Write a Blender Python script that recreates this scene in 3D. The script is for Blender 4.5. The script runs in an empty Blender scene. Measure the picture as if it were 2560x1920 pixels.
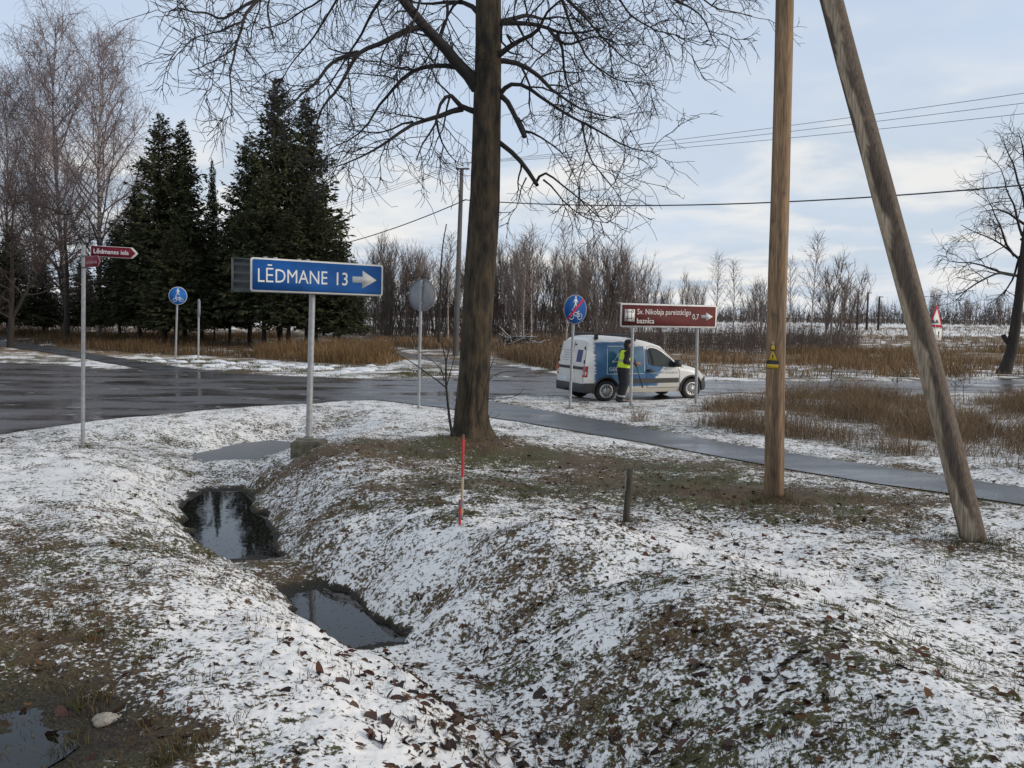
import bpy, math, random
import numpy as np
from mathutils import Matrix, Vector
R = math.radians
sc = bpy.context.scene
C = sc.collection
random.seed(7)
rng = np.random.default_rng(11)

# ------------------------------------------------------------------ camera
F = 2200.0                      # focal length in photograph pixels (2560 wide)
CAMZ = 2.4
PITCH = math.atan(175 / F)
ROLL = R(0.7)
_d = np.array([0, math.cos(PITCH), -math.sin(PITCH)])
_r0 = np.array([1.0, 0, 0]); _u0 = np.array([0, math.sin(PITCH), math.cos(PITCH)])
_r = math.cos(ROLL) * _r0 + math.sin(ROLL) * _u0
_u = -math.sin(ROLL) * _r0 + math.cos(ROLL) * _u0
cd = bpy.data.cameras.new('camera'); cam = bpy.data.objects.new('camera', cd); C.objects.link(cam)
cd.sensor_fit = 'HORIZONTAL'; cd.sensor_width = 36; cd.lens = F / 2560 * 36
cd.clip_start = 0.05; cd.clip_end = 6000
Mc = Matrix(((_r[0], _u[0], -_d[0], 0), (_r[1], _u[1], -_d[1], 0), (_r[2], _u[2], -_d[2], CAMZ), (0, 0, 0, 1)))
cam.matrix_world = Mc
sc.camera = cam

# ------------------------------------------------------------------ sky, sun, exposure
SUN_EL, SUN_AZ = R(16), R(100)      # azimuth clockwise from +Y: low on the right, veiled by thin cloud
w = bpy.data.worlds.new('World'); sc.world = w; w.use_nodes = True
nt = w.node_tree; N = nt.nodes; L = nt.links; N.clear()
out = N.new('ShaderNodeOutputWorld'); bg = N.new('ShaderNodeBackground'); bg.inputs['Strength'].default_value = 0.1
sky = N.new('ShaderNodeTexSky'); sky.sky_type = 'NISHITA'; sky.sun_disc = False
sky.sun_elevation = SUN_EL; sky.sun_rotation = SUN_AZ; sky.air_density = 1.0; sky.dust_density = 1.6; sky.ozone_density = 1.2
tc = N.new('ShaderNodeTexCoord'); sep = N.new('ShaderNodeSeparateXYZ'); L.new(tc.outputs['Generated'], sep.inputs[0])


def wm(op, a, b=None, c=None, clamp=False):
    n = N.new('ShaderNodeMath'); n.operation = op; n.use_clamp = clamp
    for i, v in enumerate((a, b, c)):
        if v is None: continue
        if isinstance(v, (int, float)): n.inputs[i].default_value = v
        else: L.new(v, n.inputs[i])
    return n.outputs[0]


def wmap(v, a, b, c=0.0, d=1.0):
    n = N.new('ShaderNodeMapRange'); n.interpolation_type = 'SMOOTHSTEP'; L.new(v, n.inputs[0])
    for i, q in enumerate((a, b, c, d)): n.inputs[1 + i].default_value = q
    return n.outputs[0]


def wmix(f, a, b):
    n = N.new('ShaderNodeMix'); n.data_type = 'RGBA'
    if isinstance(f, float): n.inputs[0].default_value = f
    else: L.new(f, n.inputs[0])
    for i, v in ((6, a), (7, b)):
        if isinstance(v, tuple): n.inputs[i].default_value = (*v, 1)
        else: L.new(v, n.inputs[i])
    return n.outputs[2]


zc = wm('MAXIMUM', sep.outputs[2], 0.0)
den = wm('ADD', zc, 0.16)
cx = wm('DIVIDE', sep.outputs[0], den); cy = wm('DIVIDE', sep.outputs[1], den)
comb = N.new('ShaderNodeCombineXYZ'); L.new(cx, comb.inputs[0]); L.new(cy, comb.inputs[1]); comb.inputs[2].default_value = 3.7
n1 = N.new('ShaderNodeTexNoise'); n1.inputs['Scale'].default_value = 0.95; n1.inputs['Detail'].default_value = 8; n1.inputs['Roughness'].default_value = 0.55
L.new(comb.outputs[0], n1.inputs['Vector'])
n2 = N.new('ShaderNodeTexNoise'); n2.inputs['Scale'].default_value = 2.1; n2.inputs['Detail'].default_value = 6; n2.inputs['Distortion'].default_value = 0.3
L.new(comb.outputs[0], n2.inputs['Vector'])
lowband = wmap(zc, 0.34, 0.05)                  # clouds thin out overhead
cl = wm('ADD', n1.outputs[0], wm('MULTIPLY', lowband, 0.20))
cmask = wmap(cl, 0.45, 0.74)
cmask = wm('MULTIPLY', cmask, wmap(zc, 0.50, 0.10, 0.30, 0.92))
veil = wmap(zc, 0.42, 0.80, 0.0, 0.80)          # the cloud sheet closes overhead
cmask = wm('MAXIMUM', cmask, veil)
ctone = wmap(n2.outputs[0], 0.40, 0.62)
ccol = wmix(ctone, (3.3, 3.78, 4.35), (5.0, 4.95, 4.8))
haze = wmap(zc, 0.45, 0.0, 0.72, 0.88)
base = wmix(haze, sky.outputs[0], (3.6, 4.15, 5.05))
fin = wmix(cmask, base, ccol)
L.new(fin, bg.inputs['Color']); L.new(bg.outputs[0], out.inputs[0])

sd = bpy.data.lights.new('sun', 'SUN'); sd.energy = 1.15; sd.angle = R(20); sd.color = (1.0, 0.87, 0.72)
sun = bpy.data.objects.new('sun', sd); C.objects.link(sun)
sv = Vector((math.sin(SUN_AZ) * math.cos(SUN_EL), math.cos(SUN_AZ) * math.cos(SUN_EL), math.sin(SUN_EL)))
sun.rotation_euler = sv.to_track_quat('Z', 'Y').to_euler(); sun.location = (0, -20, 30)

vs = sc.view_settings
vs.view_transform = 'Standard'; vs.look = 'None'; vs.exposure = 0.82; vs.gamma = 1.0; vs.use_curve_mapping = False


# ------------------------------------------------------------------ pixel -> world helpers
def ray(px, py):
    return _d + (px - 1280) / F * _r - (py - 960) / F * _u


def at(px, py, z=0.0):
    v = ray(px, py); t = (z - CAMZ) / v[2]
    return np.array([v[0] * t, v[1] * t, z])


def atY(px, py, Y):
    v = ray(px, py); t = Y / v[1]
    return np.array([v[0] * t, Y, CAMZ + v[2] * t])


def basez(px, py):
    return at(px, py, 0)[1]


# ------------------------------------------------------------------ noise
def _hash(ix, iy, seed):
    h = (ix.astype(np.int64) * 374761393 + iy.astype(np.int64) * 668265263 + seed * 974634777) & 0xffffffff
    h = ((h ^ (h >> 13)) * 1274126177) & 0xffffffff
    h = ((h ^ (h >> 16)) * 2246822519) & 0xffffffff
    return ((h ^ (h >> 15)) & 0xffffff) / float(0x1000000)


def vnoise(x, y, seed=0):
    ix = np.floor(x); iy = np.floor(y); fx = x - ix; fy = y - iy
    ux = fx * fx * fx * (fx * (fx * 6 - 15) + 10); uy = fy * fy * fy * (fy * (fy * 6 - 15) + 10)
    a = _hash(ix, iy, seed); b = _hash(ix + 1, iy, seed); c = _hash(ix, iy + 1, seed); d = _hash(ix + 1, iy + 1, seed)
    return a + (b - a) * ux + (c - a) * uy + (a - b - c + d) * ux * uy


def fbm(x, y, seed=0, o=3, g=0.5):
    s = 0; a = 1; t = 0
    for i in range(o):
        # rotate each octave so that no lattice direction shows
        q = 0.6 + 1.1 * i
        xr = x * math.cos(q) - y * math.sin(q); yr = x * math.sin(q) + y * math.cos(q)
        s = s + a * vnoise(xr + 17.3 * i, yr - 9.1 * i, seed + i * 31); t += a; a *= g; x = x * 2.03; y = y * 2.03
    return s / t


def sstep(a, b, x):
    t = np.clip((x - a) / (b - a), 0, 1)
    return t * t * (3 - 2 * t)


# ------------------------------------------------------------------ materials
MATS = {}


def new_mat(name):
    m = bpy.data.materials.new(name); m.use_nodes = True
    n = m.node_tree.nodes; n.clear()
    o = n.new('ShaderNodeOutputMaterial'); b = n.new('ShaderNodeBsdfPrincipled')
    m.node_tree.links.new(b.outputs[0], o.inputs[0])
    return m, m.node_tree, b


def mat(name, col, rough=0.6, var=0.15, scale=8.0, bump=0.0, bscale=None, stretch=(1, 1, 1), metallic=0.0, col2=None, lo=0.35, hi=0.65, spec=0.5):
    """noise-mottled surface; col2 is the second tone of the mottle"""
    if name in MATS: return MATS[name]
    m, t, b = new_mat(name); n = t.nodes; l = t.links
    tcn = n.new('ShaderNodeTexCoord'); mp = n.new('ShaderNodeMapping'); mp.inputs['Scale'].default_value = stretch
    l.new(tcn.outputs['Object'], mp.inputs[0])
    ns = n.new('ShaderNodeTexNoise'); ns.inputs['Scale'].default_value = scale; ns.inputs['Detail'].default_value = 6
    l.new(mp.outputs[0], ns.inputs['Vector'])
    mr = n.new('ShaderNodeMapRange'); l.new(ns.outputs[0], mr.inputs[0]); mr.inputs[1].default_value = lo; mr.inputs[2].default_value = hi
    mx = n.new('ShaderNodeMix'); mx.data_type = 'RGBA'; l.new(mr.outputs[0], mx.inputs[0])
    c2 = col2 if col2 else tuple(max(0, c * (1 - var * 2)) for c in col)
    mx.inputs[6].default_value = (*c2, 1); mx.inputs[7].default_value = (*col, 1)
    l.new(mx.outputs[2], b.inputs['Base Color'])
    b.inputs['Roughness'].default_value = rough; b.inputs['Metallic'].default_value = metallic
    b.inputs['Specular IOR Level'].default_value = 0.2 if name.startswith(('sign_', 'round_sign')) else spec
    if bump:
        n3 = n.new('ShaderNodeTexNoise'); n3.inputs['Scale'].default_value = bscale or scale * 3; n3.inputs['Detail'].default_value = 5
        l.new(mp.outputs[0], n3.inputs['Vector'])
        bp = n.new('ShaderNodeBump'); bp.inputs['Strength'].default_value = bump; bp.inputs['Distance'].default_value = 0.02
        l.new(n3.outputs[0], bp.inputs['Height']); l.new(bp.outputs[0], b.inputs['Normal'])
    MATS[name] = m
    return m


def attr_mat(name, rough=0.8, attr='tint', spec=0.2):
    m, t, b = new_mat(name); n = t.nodes
    a = n.new('ShaderNodeAttribute'); a.attribute_name = attr
    t.links.new(a.outputs['Color'], b.inputs['Base Color']); b.inputs['Roughness'].default_value = rough
    b.inputs['Specular IOR Level'].default_value = spec
    return m


M_galv = mat('galvanised_steel', (0.36, 0.37, 0.38), 0.5, 0.12, 14, 0.05, metallic=0.25)
M_white = mat('sign_white', (0.70, 0.70, 0.68), 0.7, 0.10, 3)
M_blue = mat('sign_blue', (0.012, 0.085, 0.30), 0.7, 0.13, 3)
M_blue2 = mat('round_sign_blue', (0.015, 0.12, 0.40), 0.7, 0.06, 5)
M_brown = mat('sign_brown', (0.105, 0.022, 0.022), 0.7, 0.13, 3)
M_wine = mat('sign_wine_red', (0.16, 0.012, 0.028), 0.7, 0.06, 5)
M_red = mat('sign_red', (0.45, 0.02, 0.06), 0.7, 0.06, 5)
M_black = mat('black_paint', (0.015, 0.015, 0.016), 0.5, 0.1, 8)
M_greyback = mat('sign_back_grey', (0.27, 0.28, 0.30), 0.55, 0.10, 4)
M_darkback = mat('dark_sheet_metal', (0.075, 0.085, 0.09), 0.5, 0.15, 6)
M_conc = mat('mossy_concrete', (0.17, 0.155, 0.125), 0.9, 0.2, 7, 0.5, 40, col2=(0.075, 0.07, 0.045))
M_polec = mat('grey_concrete_pole', (0.10, 0.092, 0.085), 0.85, 0.15, 3, 0.2, 20, stretch=(1, 1, .3))
M_pine = mat('weathered_pine', (0.27, 0.165, 0.088), 0.75, 0.2, 5, 0.35, 26, stretch=(6, 6, 0.32), col2=(0.105, 0.062, 0.034), lo=0.28, hi=0.56)
M_stump = mat('old_post_wood', (0.075, 0.06, 0.042), 0.85, 0.25, 6, 0.4, 30, stretch=(5, 5, 0.6), col2=(0.03, 0.028, 0.02))
M_bark = mat('linden_bark', (0.075, 0.054, 0.030), 0.95, 0.25, 3.6, 1.0, 14, stretch=(2.2, 2.2, 0.8), col2=(0.017, 0.014, 0.011), lo=0.36, hi=0.66)
M_twig = mat('dark_twig', (0.019, 0.015, 0.014), 0.8, 0.15, 3)
M_bark2 = mat('dark_bark', (0.035, 0.027, 0.022), 0.9, 0.2, 4, 0.4, 12, stretch=(3, 3, .6))
M_birch = mat('birch_bark', (0.36, 0.31, 0.26), 0.8, 0.2, 1.6, 0.1, 8, stretch=(1.2, 1.2, 2.4), col2=(0.045, 0.038, 0.035), lo=0.40, hi=0.50)
M_birchtwig = mat('birch_twig', (0.24, 0.185, 0.185), 0.8, 0.15, 0.7)
M_shrub = mat('bare_shrub_twig', (0.22, 0.175, 0.155), 0.85, 0.2, 0.6)
M_shrubd = mat('dark_shrub_twig', (0.070, 0.050, 0.044), 0.85, 0.2, 0.6)
M_needle = mat('spruce_needles', (0.062, 0.070, 0.032), 0.8, 0.3, 0.8, col2=(0.024, 0.027, 0.015), spec=0.15)
M_wire = mat('power_wire', (0.05, 0.05, 0.05), 0.6, 0.1, 4)
M_yellow = mat('yellow_plate', (0.55, 0.36, 0.02), 0.45, 0.06, 5)
M_steel = mat('rusty_steel', (0.10, 0.085, 0.075), 0.6, 0.2, 10, metallic=0.3)
M_porc = mat('white_porcelain', (0.55, 0.55, 0.55), 0.25, 0.05, 4)
M_cream = mat('bare_cream_wood', (0.42, 0.33, 0.22), 0.7, 0.12, 8, stretch=(3, 3, .5))
M_stakered = mat('stake_red', (0.52, 0.03, 0.035), 0.6, 0.12, 20)
M_tape = mat('grey_tape', (0.16, 0.16, 0.18), 0.35, 0.1, 20)


# ------------------------------------------------------------------ mesh building
def mk_mesh(name, V, faces, smooth=False):
    """V (n,3); faces: array (m,k) or list of arrays / lists of index lists"""
    V = np.asarray(V, dtype=np.float32).reshape(-1, 3)
    if isinstance(faces, np.ndarray): faces = [faces]
    me = bpy.data.meshes.new(name)
    loops = []; tot = []
    for f in faces:
        if isinstance(f, np.ndarray) and f.ndim == 2:
            loops.append(f.reshape(-1)); tot.append(np.full(len(f), f.shape[1]))
        else:
            loops.append(np.asarray(list(f)).reshape(-1)); tot.append(np.array([len(f)]))
    loops = np.concatenate(loops).astype(np.int32); tot = np.concatenate(tot).astype(np.int32)
    st = np.concatenate(([0], np.cumsum(tot)[:-1])).astype(np.int32)
    me.vertices.add(len(V)); me.vertices.foreach_set('co', V.reshape(-1))
    me.loops.add(len(loops)); me.loops.foreach_set('vertex_index', loops)
    me.polygons.add(len(tot)); me.polygons.foreach_set('loop_start', st); me.polygons.foreach_set('loop_total', tot)
    if smooth: me.polygons.foreach_set('use_smooth', np.ones(len(tot), dtype=bool))
    me.update(calc_edges=True); me.validate()
    return me


class MB:
    def __init__(s): s.v = []; s.f = []; s.n = 0

    def add(s, V, faces):
        V = np.asarray(V, float).reshape(-1, 3)
        for f in faces: s.f.append([int(i) + s.n for i in f])
        s.v.append(V); s.n += len(V); return s

    def box(s, c, size, M=None, taper=1.0):
        x, y, z = [q / 2 for q in size]; V = []
        for dz in (-1, 1):
            k = taper if dz > 0 else 1.0
            for dx, dy in ((-1, -1), (1, -1), (1, 1), (-1, 1)): V.append((c[0] + dx * x * k, c[1] + dy * y * k, c[2] + dz * z))
        V = np.array(V)
        if M is not None: V = xf(M, V)
        return s.add(V, [(3, 2, 1, 0), (4, 5, 6, 7), (0, 1, 5, 4), (1, 2, 6, 5), (2, 3, 7, 6), (3, 0, 4, 7)])

    def tube(s, P, r, sides=8, caps=True):
        P = np.asarray(P, float); K = len(P)
        r = np.full(K, r) if np.isscalar(r) else np.asarray(r, float)
        V = ring_verts(P[None], r[None], sides)[0].reshape(-1, 3)
        fs = []
        for i in range(K - 1):
            for j in range(sides):
                a = i * sides + j; b = i * sides + (j + 1) % sides
                fs.append((a, b, b + sides, a + sides))
        if caps: fs.append(tuple(range(sides))[::-1]); fs.append(tuple((K - 1) * sides + j for j in range(sides)))
        return s.add(V, fs)

    def prism(s, pts, w0, w1, M=None):
        """polygon in (u,v) pulled from w0 to w1 along the frame's third axis"""
        n = len(pts); V = [(p[0], p[1], w0) for p in pts] + [(p[0], p[1], w1) for p in pts]
        V = np.array(V, float)
        if M is not None: V = xf(M, V)
        fs = [tuple(range(n))[::-1], tuple(range(n, 2 * n))]
        for i in range(n):
            j = (i + 1) % n; fs.append((i, j, n + j, n + i))
        return s.add(V, fs)

    def lathe(s, prof, axis_o, ax, up, sides=24):
        """prof: (radius, along-axis) pairs"""
        ax = np.asarray(ax, float); up = np.asarray(up, float); sd_ = np.cross(ax, up); V = []
        for r, h in prof:
            for j in range(sides):
                a = 2 * math.pi * j / sides
                V.append(np.asarray(axis_o) + ax * h + (up * math.cos(a) + sd_ * math.sin(a)) * r)
        fs = []
        for i in range(len(prof) - 1):
            for j in range(sides):
                a = i * sides + j; b = i * sides + (j + 1) % sides
                fs.append((a, b, b + sides, a + sides))
        return s.add(V, fs)

    def mesh(s, name, off=None, smooth=False):
        V = np.concatenate(s.v)
        if off is not None: V = V - np.asarray(off)[None]
        groups = {}
        for f in s.f: groups.setdefault(len(f), []).append(f)
        return mk_mesh(name, V, [np.array(g) for g in groups.values()], smooth)


def xf(M, V):
    M = np.asarray(M, float)
    return V @ M[:3, :3].T + M[:3, 3]


def ring_verts(P, r, sides):
    """P (N,K,3), r (N,K) -> (N,K,sides,3)"""
    T = np.empty_like(P); T[:, 1:-1] = P[:, 2:] - P[:, :-2]; T[:, 0] = P[:, 1] - P[:, 0]; T[:, -1] = P[:, -1] - P[:, -2]
    T /= np.linalg.norm(T, axis=2, keepdims=True) + 1e-9
    mean = P[:, -1] - P[:, 0]; mean /= np.linalg.norm(mean, axis=1, keepdims=True) + 1e-9
    ref = np.where(np.abs(mean[:, 2:3]) > 0.8, np.array([[1.0, 0.15, 0]]), np.array([[0.1, 0.15, 1.0]]))
    A = np.cross(T, ref[:, None, :]); A /= np.linalg.norm(A, axis=2, keepdims=True) + 1e-9
    B = np.cross(T, A)
    ang = 2 * np.pi * np.arange(sides) / sides
    return P[:, :, None, :] + r[:, :, None, None] * (A[:, :, None, :] * np.cos(ang)[None, None, :, None] + B[:, :, None, :] * np.sin(ang)[None, None, :, None])


class Tubes:
    """collects many polylines and builds them as one mesh"""
    def __init__(s): s.g = {}

    def add(s, P, r, sides=3):
        P = np.asarray(P, float); s.g.setdefault((len(P), sides), []).append((P, np.asarray(r, float)))

    def mesh(s, name, off=(0, 0, 0), smooth=False):
        VV = []; FF = []; base = 0
        for (K, S), lst in s.g.items():
            P = np.stack([a for a, _ in lst]); r = np.stack([b for _, b in lst]); n = len(lst)
            V = ring_verts(P, r, S).reshape(-1, 3)
            i = np.arange(n)[:, None, None] * (K * S); k = np.arange(K - 1)[None, :, None] * S; j = np.arange(S)[None, None, :]
            j2 = (j + 1) % S
            f = np.stack([i + k + j, i + k + j2, i + k + S + j2, i + k + S + j], axis=-1).reshape(-1, 4)
            VV.append(V); FF.append(f + base); base += len(V)
        return mk_mesh(name, np.concatenate(VV) - np.asarray(off)[None], np.concatenate(FF), smooth)


def link(name, me, m=None, parent=None):
    o = bpy.data.objects.new(name, me); C.objects.link(o)
    if m is not None and me is not None and len(me.materials) == 0: me.materials.append(m)
    if parent is not None: o.parent = parent
    return o


def tag(o, label=None, cat=None, group=None, kind=None):
    if label: o['label'] = label
    if cat: o['category'] = cat
    if group: o['group'] = group
    if kind: o['kind'] = kind
    return o


def root(name, loc, label, cat, group=None, rz=0.0):
    o = bpy.data.objects.new(name, None); o.empty_display_size = 0.2; C.objects.link(o)
    o.location = Vector([float(q) for q in loc]); o.rotation_euler.z = rz
    return tag(o, label, cat, group)


def part(name, mb, m, rt, parent=None, smooth=False, local=False):
    """mesh part; geometry given in world coordinates unless local"""
    off = (0, 0, 0) if local else tuple(rt.location)
    me = mb.mesh(name, off, smooth)
    return link(name, me, m, parent or rt)


def copy_tree(o, parent=None):
    c = o.copy(); C.objects.link(c)
    if parent is not None: c.parent = parent
    for ch in list(o.children): copy_tree(ch, c)
    return c


def smooth_angle(o, ang=40):
    me = o.data
    me.polygons.foreach_set('use_smooth', np.ones(len(me.polygons), dtype=bool))
    try: me.set_sharp_from_angle(angle=R(ang))
    except Exception: pass
    return o


def blades(name, P, H, W, col, lean=0.35, seed=1, bend=True):
    """grass blades: P (n,3) feet, H heights, W widths, col (n,3)"""
    g = np.random.default_rng(seed); n = len(P)
    a = g.uniform(0, 2 * np.pi, n); dirv = np.stack([np.cos(a), np.sin(a), np.zeros(n)], 1)
    b = g.uniform(0, 2 * np.pi, n); ln = np.stack([np.cos(b), np.sin(b), np.zeros(n)], 1) * (g.random(n) * lean * H)[:, None]
    up = np.array([[0, 0, 1.0]])
    hw = dirv * (W / 2)[:, None]
    if bend:
        mid = P + ln * 0.35 + up * (H * 0.6)[:, None]; tip = P + ln + up * H[:, None] * 0.97
        V = np.stack([P - hw, P + hw, mid + hw * 0.7, mid - hw * 0.7, tip], 1).reshape(-1, 3)
        i = np.arange(n)[:, None] * 5
        me = mk_mesh(name, V, [i + np.array([[0, 1, 2, 3]]), i + np.array([[3, 2, 4]])]); k = 5
    else:
        tip = P + ln + up * H[:, None]
        V = np.stack([P - hw, P + hw, tip], 1).reshape(-1, 3)
        i = np.arange(n)[:, None] * 3
        me = mk_mesh(name, V, [i + np.array([[0, 1, 2]])]); k = 3
    at_ = me.attributes.new('tint', 'FLOAT_COLOR', 'POINT')
    cc = np.ones((n, k, 4), np.float32); cc[:, :, :3] = col[:, None, :]
    at_.data.foreach_set('color', cc.reshape(-1))
    return me


M_blade = attr_mat('grass_blade', 0.75)


# ================================================================== THE GROUND
ROAD_PX = [(-900, 1190), (0, 1085), (100, 1071), (203, 1056), (289, 1046), (434, 1035), (492, 1026), (568, 1021), (762, 1010), (850, 1004),
           (918, 1000), (1000, 1003), (1120, 1006), (1214, 1004), (1222, 992), (1300, 989), (1400, 989), (1500, 999), (1640, 1000), (1760, 988),
           (1840, 982), (2200, 982), (2560, 984), (3300, 990), (3300, 941), (2560, 948), (2240, 954), (1790, 953), (1560, 946), (1401, 938),
           (1298, 943), (1133, 946), (880, 946), (760, 942), (645, 937), (560, 931), (492, 924), (400, 926), (333, 921), (260, 924), (145, 912), (0, 907), (-900, 885)]
PATHR_PX = [(936, 999), (1008, 1008), (1135, 1024), (1225, 1044), (1330, 1060), (1439, 1079), (1640, 1113), (1840, 1150), (1973, 1175), (2171, 1208),
            (2370, 1235), (2560, 1264), (2950, 1322), (2950, 1278), (2560, 1221), (2171, 1163), (1973, 1134), (1840, 1113), (1640, 1077), (1505, 1052),
            (1439, 1041), (1298, 1017), (1218, 1004)]
PATHL_PX = [(-400, 792), (-200, 823), (0, 851), (100, 864), (203, 880), (341, 903), (430, 915), (492, 923.5), (400, 926.5), (333, 919), (203, 895), (100, 879), (0, 866), (-200, 838), (-400, 808)]
LANE_PX = [(1401, 937.5), (1323, 922), (1227, 911), (1120, 898), (1010, 884), (950, 879), (955, 883), (1050, 897), (1140, 912), (1190, 924), (1227, 934), (1298, 943.5)]


def poly_w(px): return np.array([at(a, b)[:2] for a, b in px])


def jag(poly, step, amp, seed):
    """resample a polygon's edge and roughen it"""
    g = np.random.default_rng(seed); o = []
    n = len(poly)
    for i in range(n):
        a = poly[i]; b = poly[(i + 1) % n]; d = np.linalg.norm(b - a); k = max(1, min(60, int(d / step)))
        nrm = np.array([-(b - a)[1], (b - a)[0]]) / (d + 1e-9)
        for j in range(k):
            t = j / k; o.append(a + (b - a) * t + nrm * (g.normal() * amp if j else 0))
    return np.array(o)


ROADS = [jag(poly_w(ROAD_PX), 0.6, 0.05, 1), jag(poly_w(PATHR_PX), 0.4, 0.02, 2), jag(poly_w(PATHL_PX), 0.8, 0.03, 3), jag(poly_w(LANE_PX), 0.8, 0.12, 4)]


def poly_sd(P, poly):
    """signed distance, negative inside"""
    out_ = np.full(len(P), 1e9); inside = np.zeros(len(P), bool)
    n = len(poly)
    for i in range(n):
        a = poly[i]; b = poly[(i + 1) % n]; e = b - a
        wv = P - a
        t = np.clip((wv @ e) / (e @ e + 1e-12), 0, 1)
        q = wv - t[:, None] * e
        out_ = np.minimum(out_, (q * q).sum(1))
        c = ((a[1] > P[:, 1]) != (b[1] > P[:, 1])) & (P[:, 0] < (b[0] - a[0]) * (P[:, 1] - a[1]) / (b[1] - a[1] + 1e-12) + a[0])
        inside ^= c
    d = np.sqrt(out_)
    return np.where(inside, -d, d)


def road_sd(P):
    o = np.full(len(P), 1e9)
    sel = (P[:, 1] > 4) & (P[:, 1] < 140)
    for rd in ROADS:
        lo = rd.min(0) - 2.2; hi = rd.max(0) + 2.2
        k = sel & (P[:, 0] > lo[0]) & (P[:, 0] < hi[0]) & (P[:, 1] > lo[1]) & (P[:, 1] < hi[1])
        if k.any(): o[k] = np.minimum(o[k], poly_sd(P[k], rd))
    return o


WATER = -0.56
DITCH = np.array([(-4.0, 21.0, .0, 1.9), (-4.3, 19.2, .30, 2.1), (-4.75, 17.8, .52, 2.1), (-5.05, 16.7, .50, 2.1), (-4.95, 15.7, .34, 2.0), (-4.75, 14.9, .50, 2.0), (-4.5, 13.6, .68, 1.9), (-4.02, 12.2, .75, 1.9),
                  (-3.42, 10.8, .69, 1.9), (-2.72, 9.75, .46, 1.75), (-2.1, 9.0, .59, 1.7), (-1.68, 8.4, .63, 1.7), (-1.25, 7.75, .61, 1.7), (-1.0, 7.3, .48, 1.7), (-.62, 6.8, .42, 1.6), (-.1, 5.95, .38, 1.5), (.35, 4.9, .34, 1.5), (.7, 3.4, .30, 1.4)])


def ditch_info(P):
    best = np.full(len(P), 1e9); D = np.zeros(len(P)); W_ = np.ones(len(P))
    for i in range(len(DITCH) - 1):
        a = DITCH[i, :2]; b = DITCH[i + 1, :2]; e = b - a; wv = P - a
        t = np.clip((wv @ e) / (e @ e), 0, 1); q = wv - t[:, None] * e; d = np.sqrt((q * q).sum(1))
        wloc = (1 + .75 * sstep(12.5, 15.5, P[:, 1])) if True else 1
        sidec = e[0] * wv[:, 1] - e[1] * wv[:, 0]
        m = d < best
        best = np.where(m, d, best)
        D = np.where(m, DITCH[i, 2] + (DITCH[i + 1, 2] - DITCH[i, 2]) * t, D)
        W_ = np.where(m, (DITCH[i, 3] + (DITCH[i + 1, 3] - DITCH[i, 3]) * t) * np.where(sidec < 0, wloc, 1.0), W_)
    best = np.abs(best + (fbm(P[:, 0] * 1.9, P[:, 1] * 1.9, 88, 3) - .5) * .42 + (fbm(P[:, 0] * 7, P[:, 1] * 7, 89, 2) - .5) * .10)
    return best, D, W_


def gauss(P, x, y, rx, ry, rot=0.0):
    c, s = math.cos(rot), math.sin(rot); dx = P[:, 0] - x; dy = P[:, 1] - y
    u = (dx * c + dy * s) / rx; v = (-dx * s + dy * c) / ry
    return np.exp(-(u * u + v * v))


TREE_Y = 15.4
TREE_X = atY(1180, 1100, TREE_Y)[0]
MOUNDS = [(0.60, 8.4, 1.0, .7, .30, 0.0), (1.55, 8.0, 1.0, .6, .12, -0.45), (1.75, 6.75, .85, .8, .20, 0.0), (2.15, 5.6, .8, 1.0, .22, .2), (2.5, 4.3, .9, .9, .20, 0.0),
          (1.1, 6.2, 1.0, 1.0, .06, 0.0), (-2.6, 12.9, 1.3, 1.3, .16, 0.0), (-3.0, 14.4, 1.1, .9, .16, 0.0), (TREE_X, TREE_Y, 1.6, 1.1, .12, 0.0), (-1.6, 14.8, 1.8, 1.0, .10, 0.0),
          (-3.4, 6.6, 2.2, 1.6, .08, .5), (-0.4, 10.6, 1.2, 1.2, .10, 0.0), (at(15, 1830, .05)[0], at(15, 1830, .05)[1], .55, .7, -.12, 0.2)]


def height_low(P):
    z = np.zeros(len(P))
    d, D, Wd = ditch_info(P)
    q_ = np.clip((d / Wd - 0.16) / 0.84, 0, 1)
    prof = (1 - q_) ** 1.5 * (1 - .25 * q_)
    near = np.exp(-(d / 3.0) ** 2)
    z += 0.05 * near
    z -= (D + 0.05) * prof
    for x, y, rx, ry, h, ro in MOUNDS: z += h * gauss(P, x, y, rx, ry, ro) * (1 - 0.85 * prof)
    und = (fbm(P[:, 0] * 0.55, P[:, 1] * 0.55, 5, 3) - 0.5)
    z += und * 0.13 * sstep(60, 20, P[:, 1])
    z += (fbm(P[:, 0] * 2.2, P[:, 1] * 2.2, 9, 2) - 0.5) * 0.07 * sstep(40, 16, P[:, 1])
    rr = np.hypot(P[:, 0], P[:, 1])
    z += 0.75 * sstep(3.2, 1.0, rr)
    z += sstep(48, 75, P[:, 1]) * 0.25 * sstep(5, -20, P[:, 0])
    z += 0.8 * sstep(130, 400, rr)
    return z, d, D, prof


def ground_z(x, y):
    P = np.array([[x, y]]); z = height_low(P)[0]; s = road_sd(P)
    return float(z[0] * sstep(0.0, 1.2, s)[0] if s[0] > 0 else 0.0)


def ground_zv(P):
    z = height_low(P)[0]; s = road_sd(P)
    return np.where(s > 0, z * sstep(0, 1.2, s), 0.0)


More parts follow.
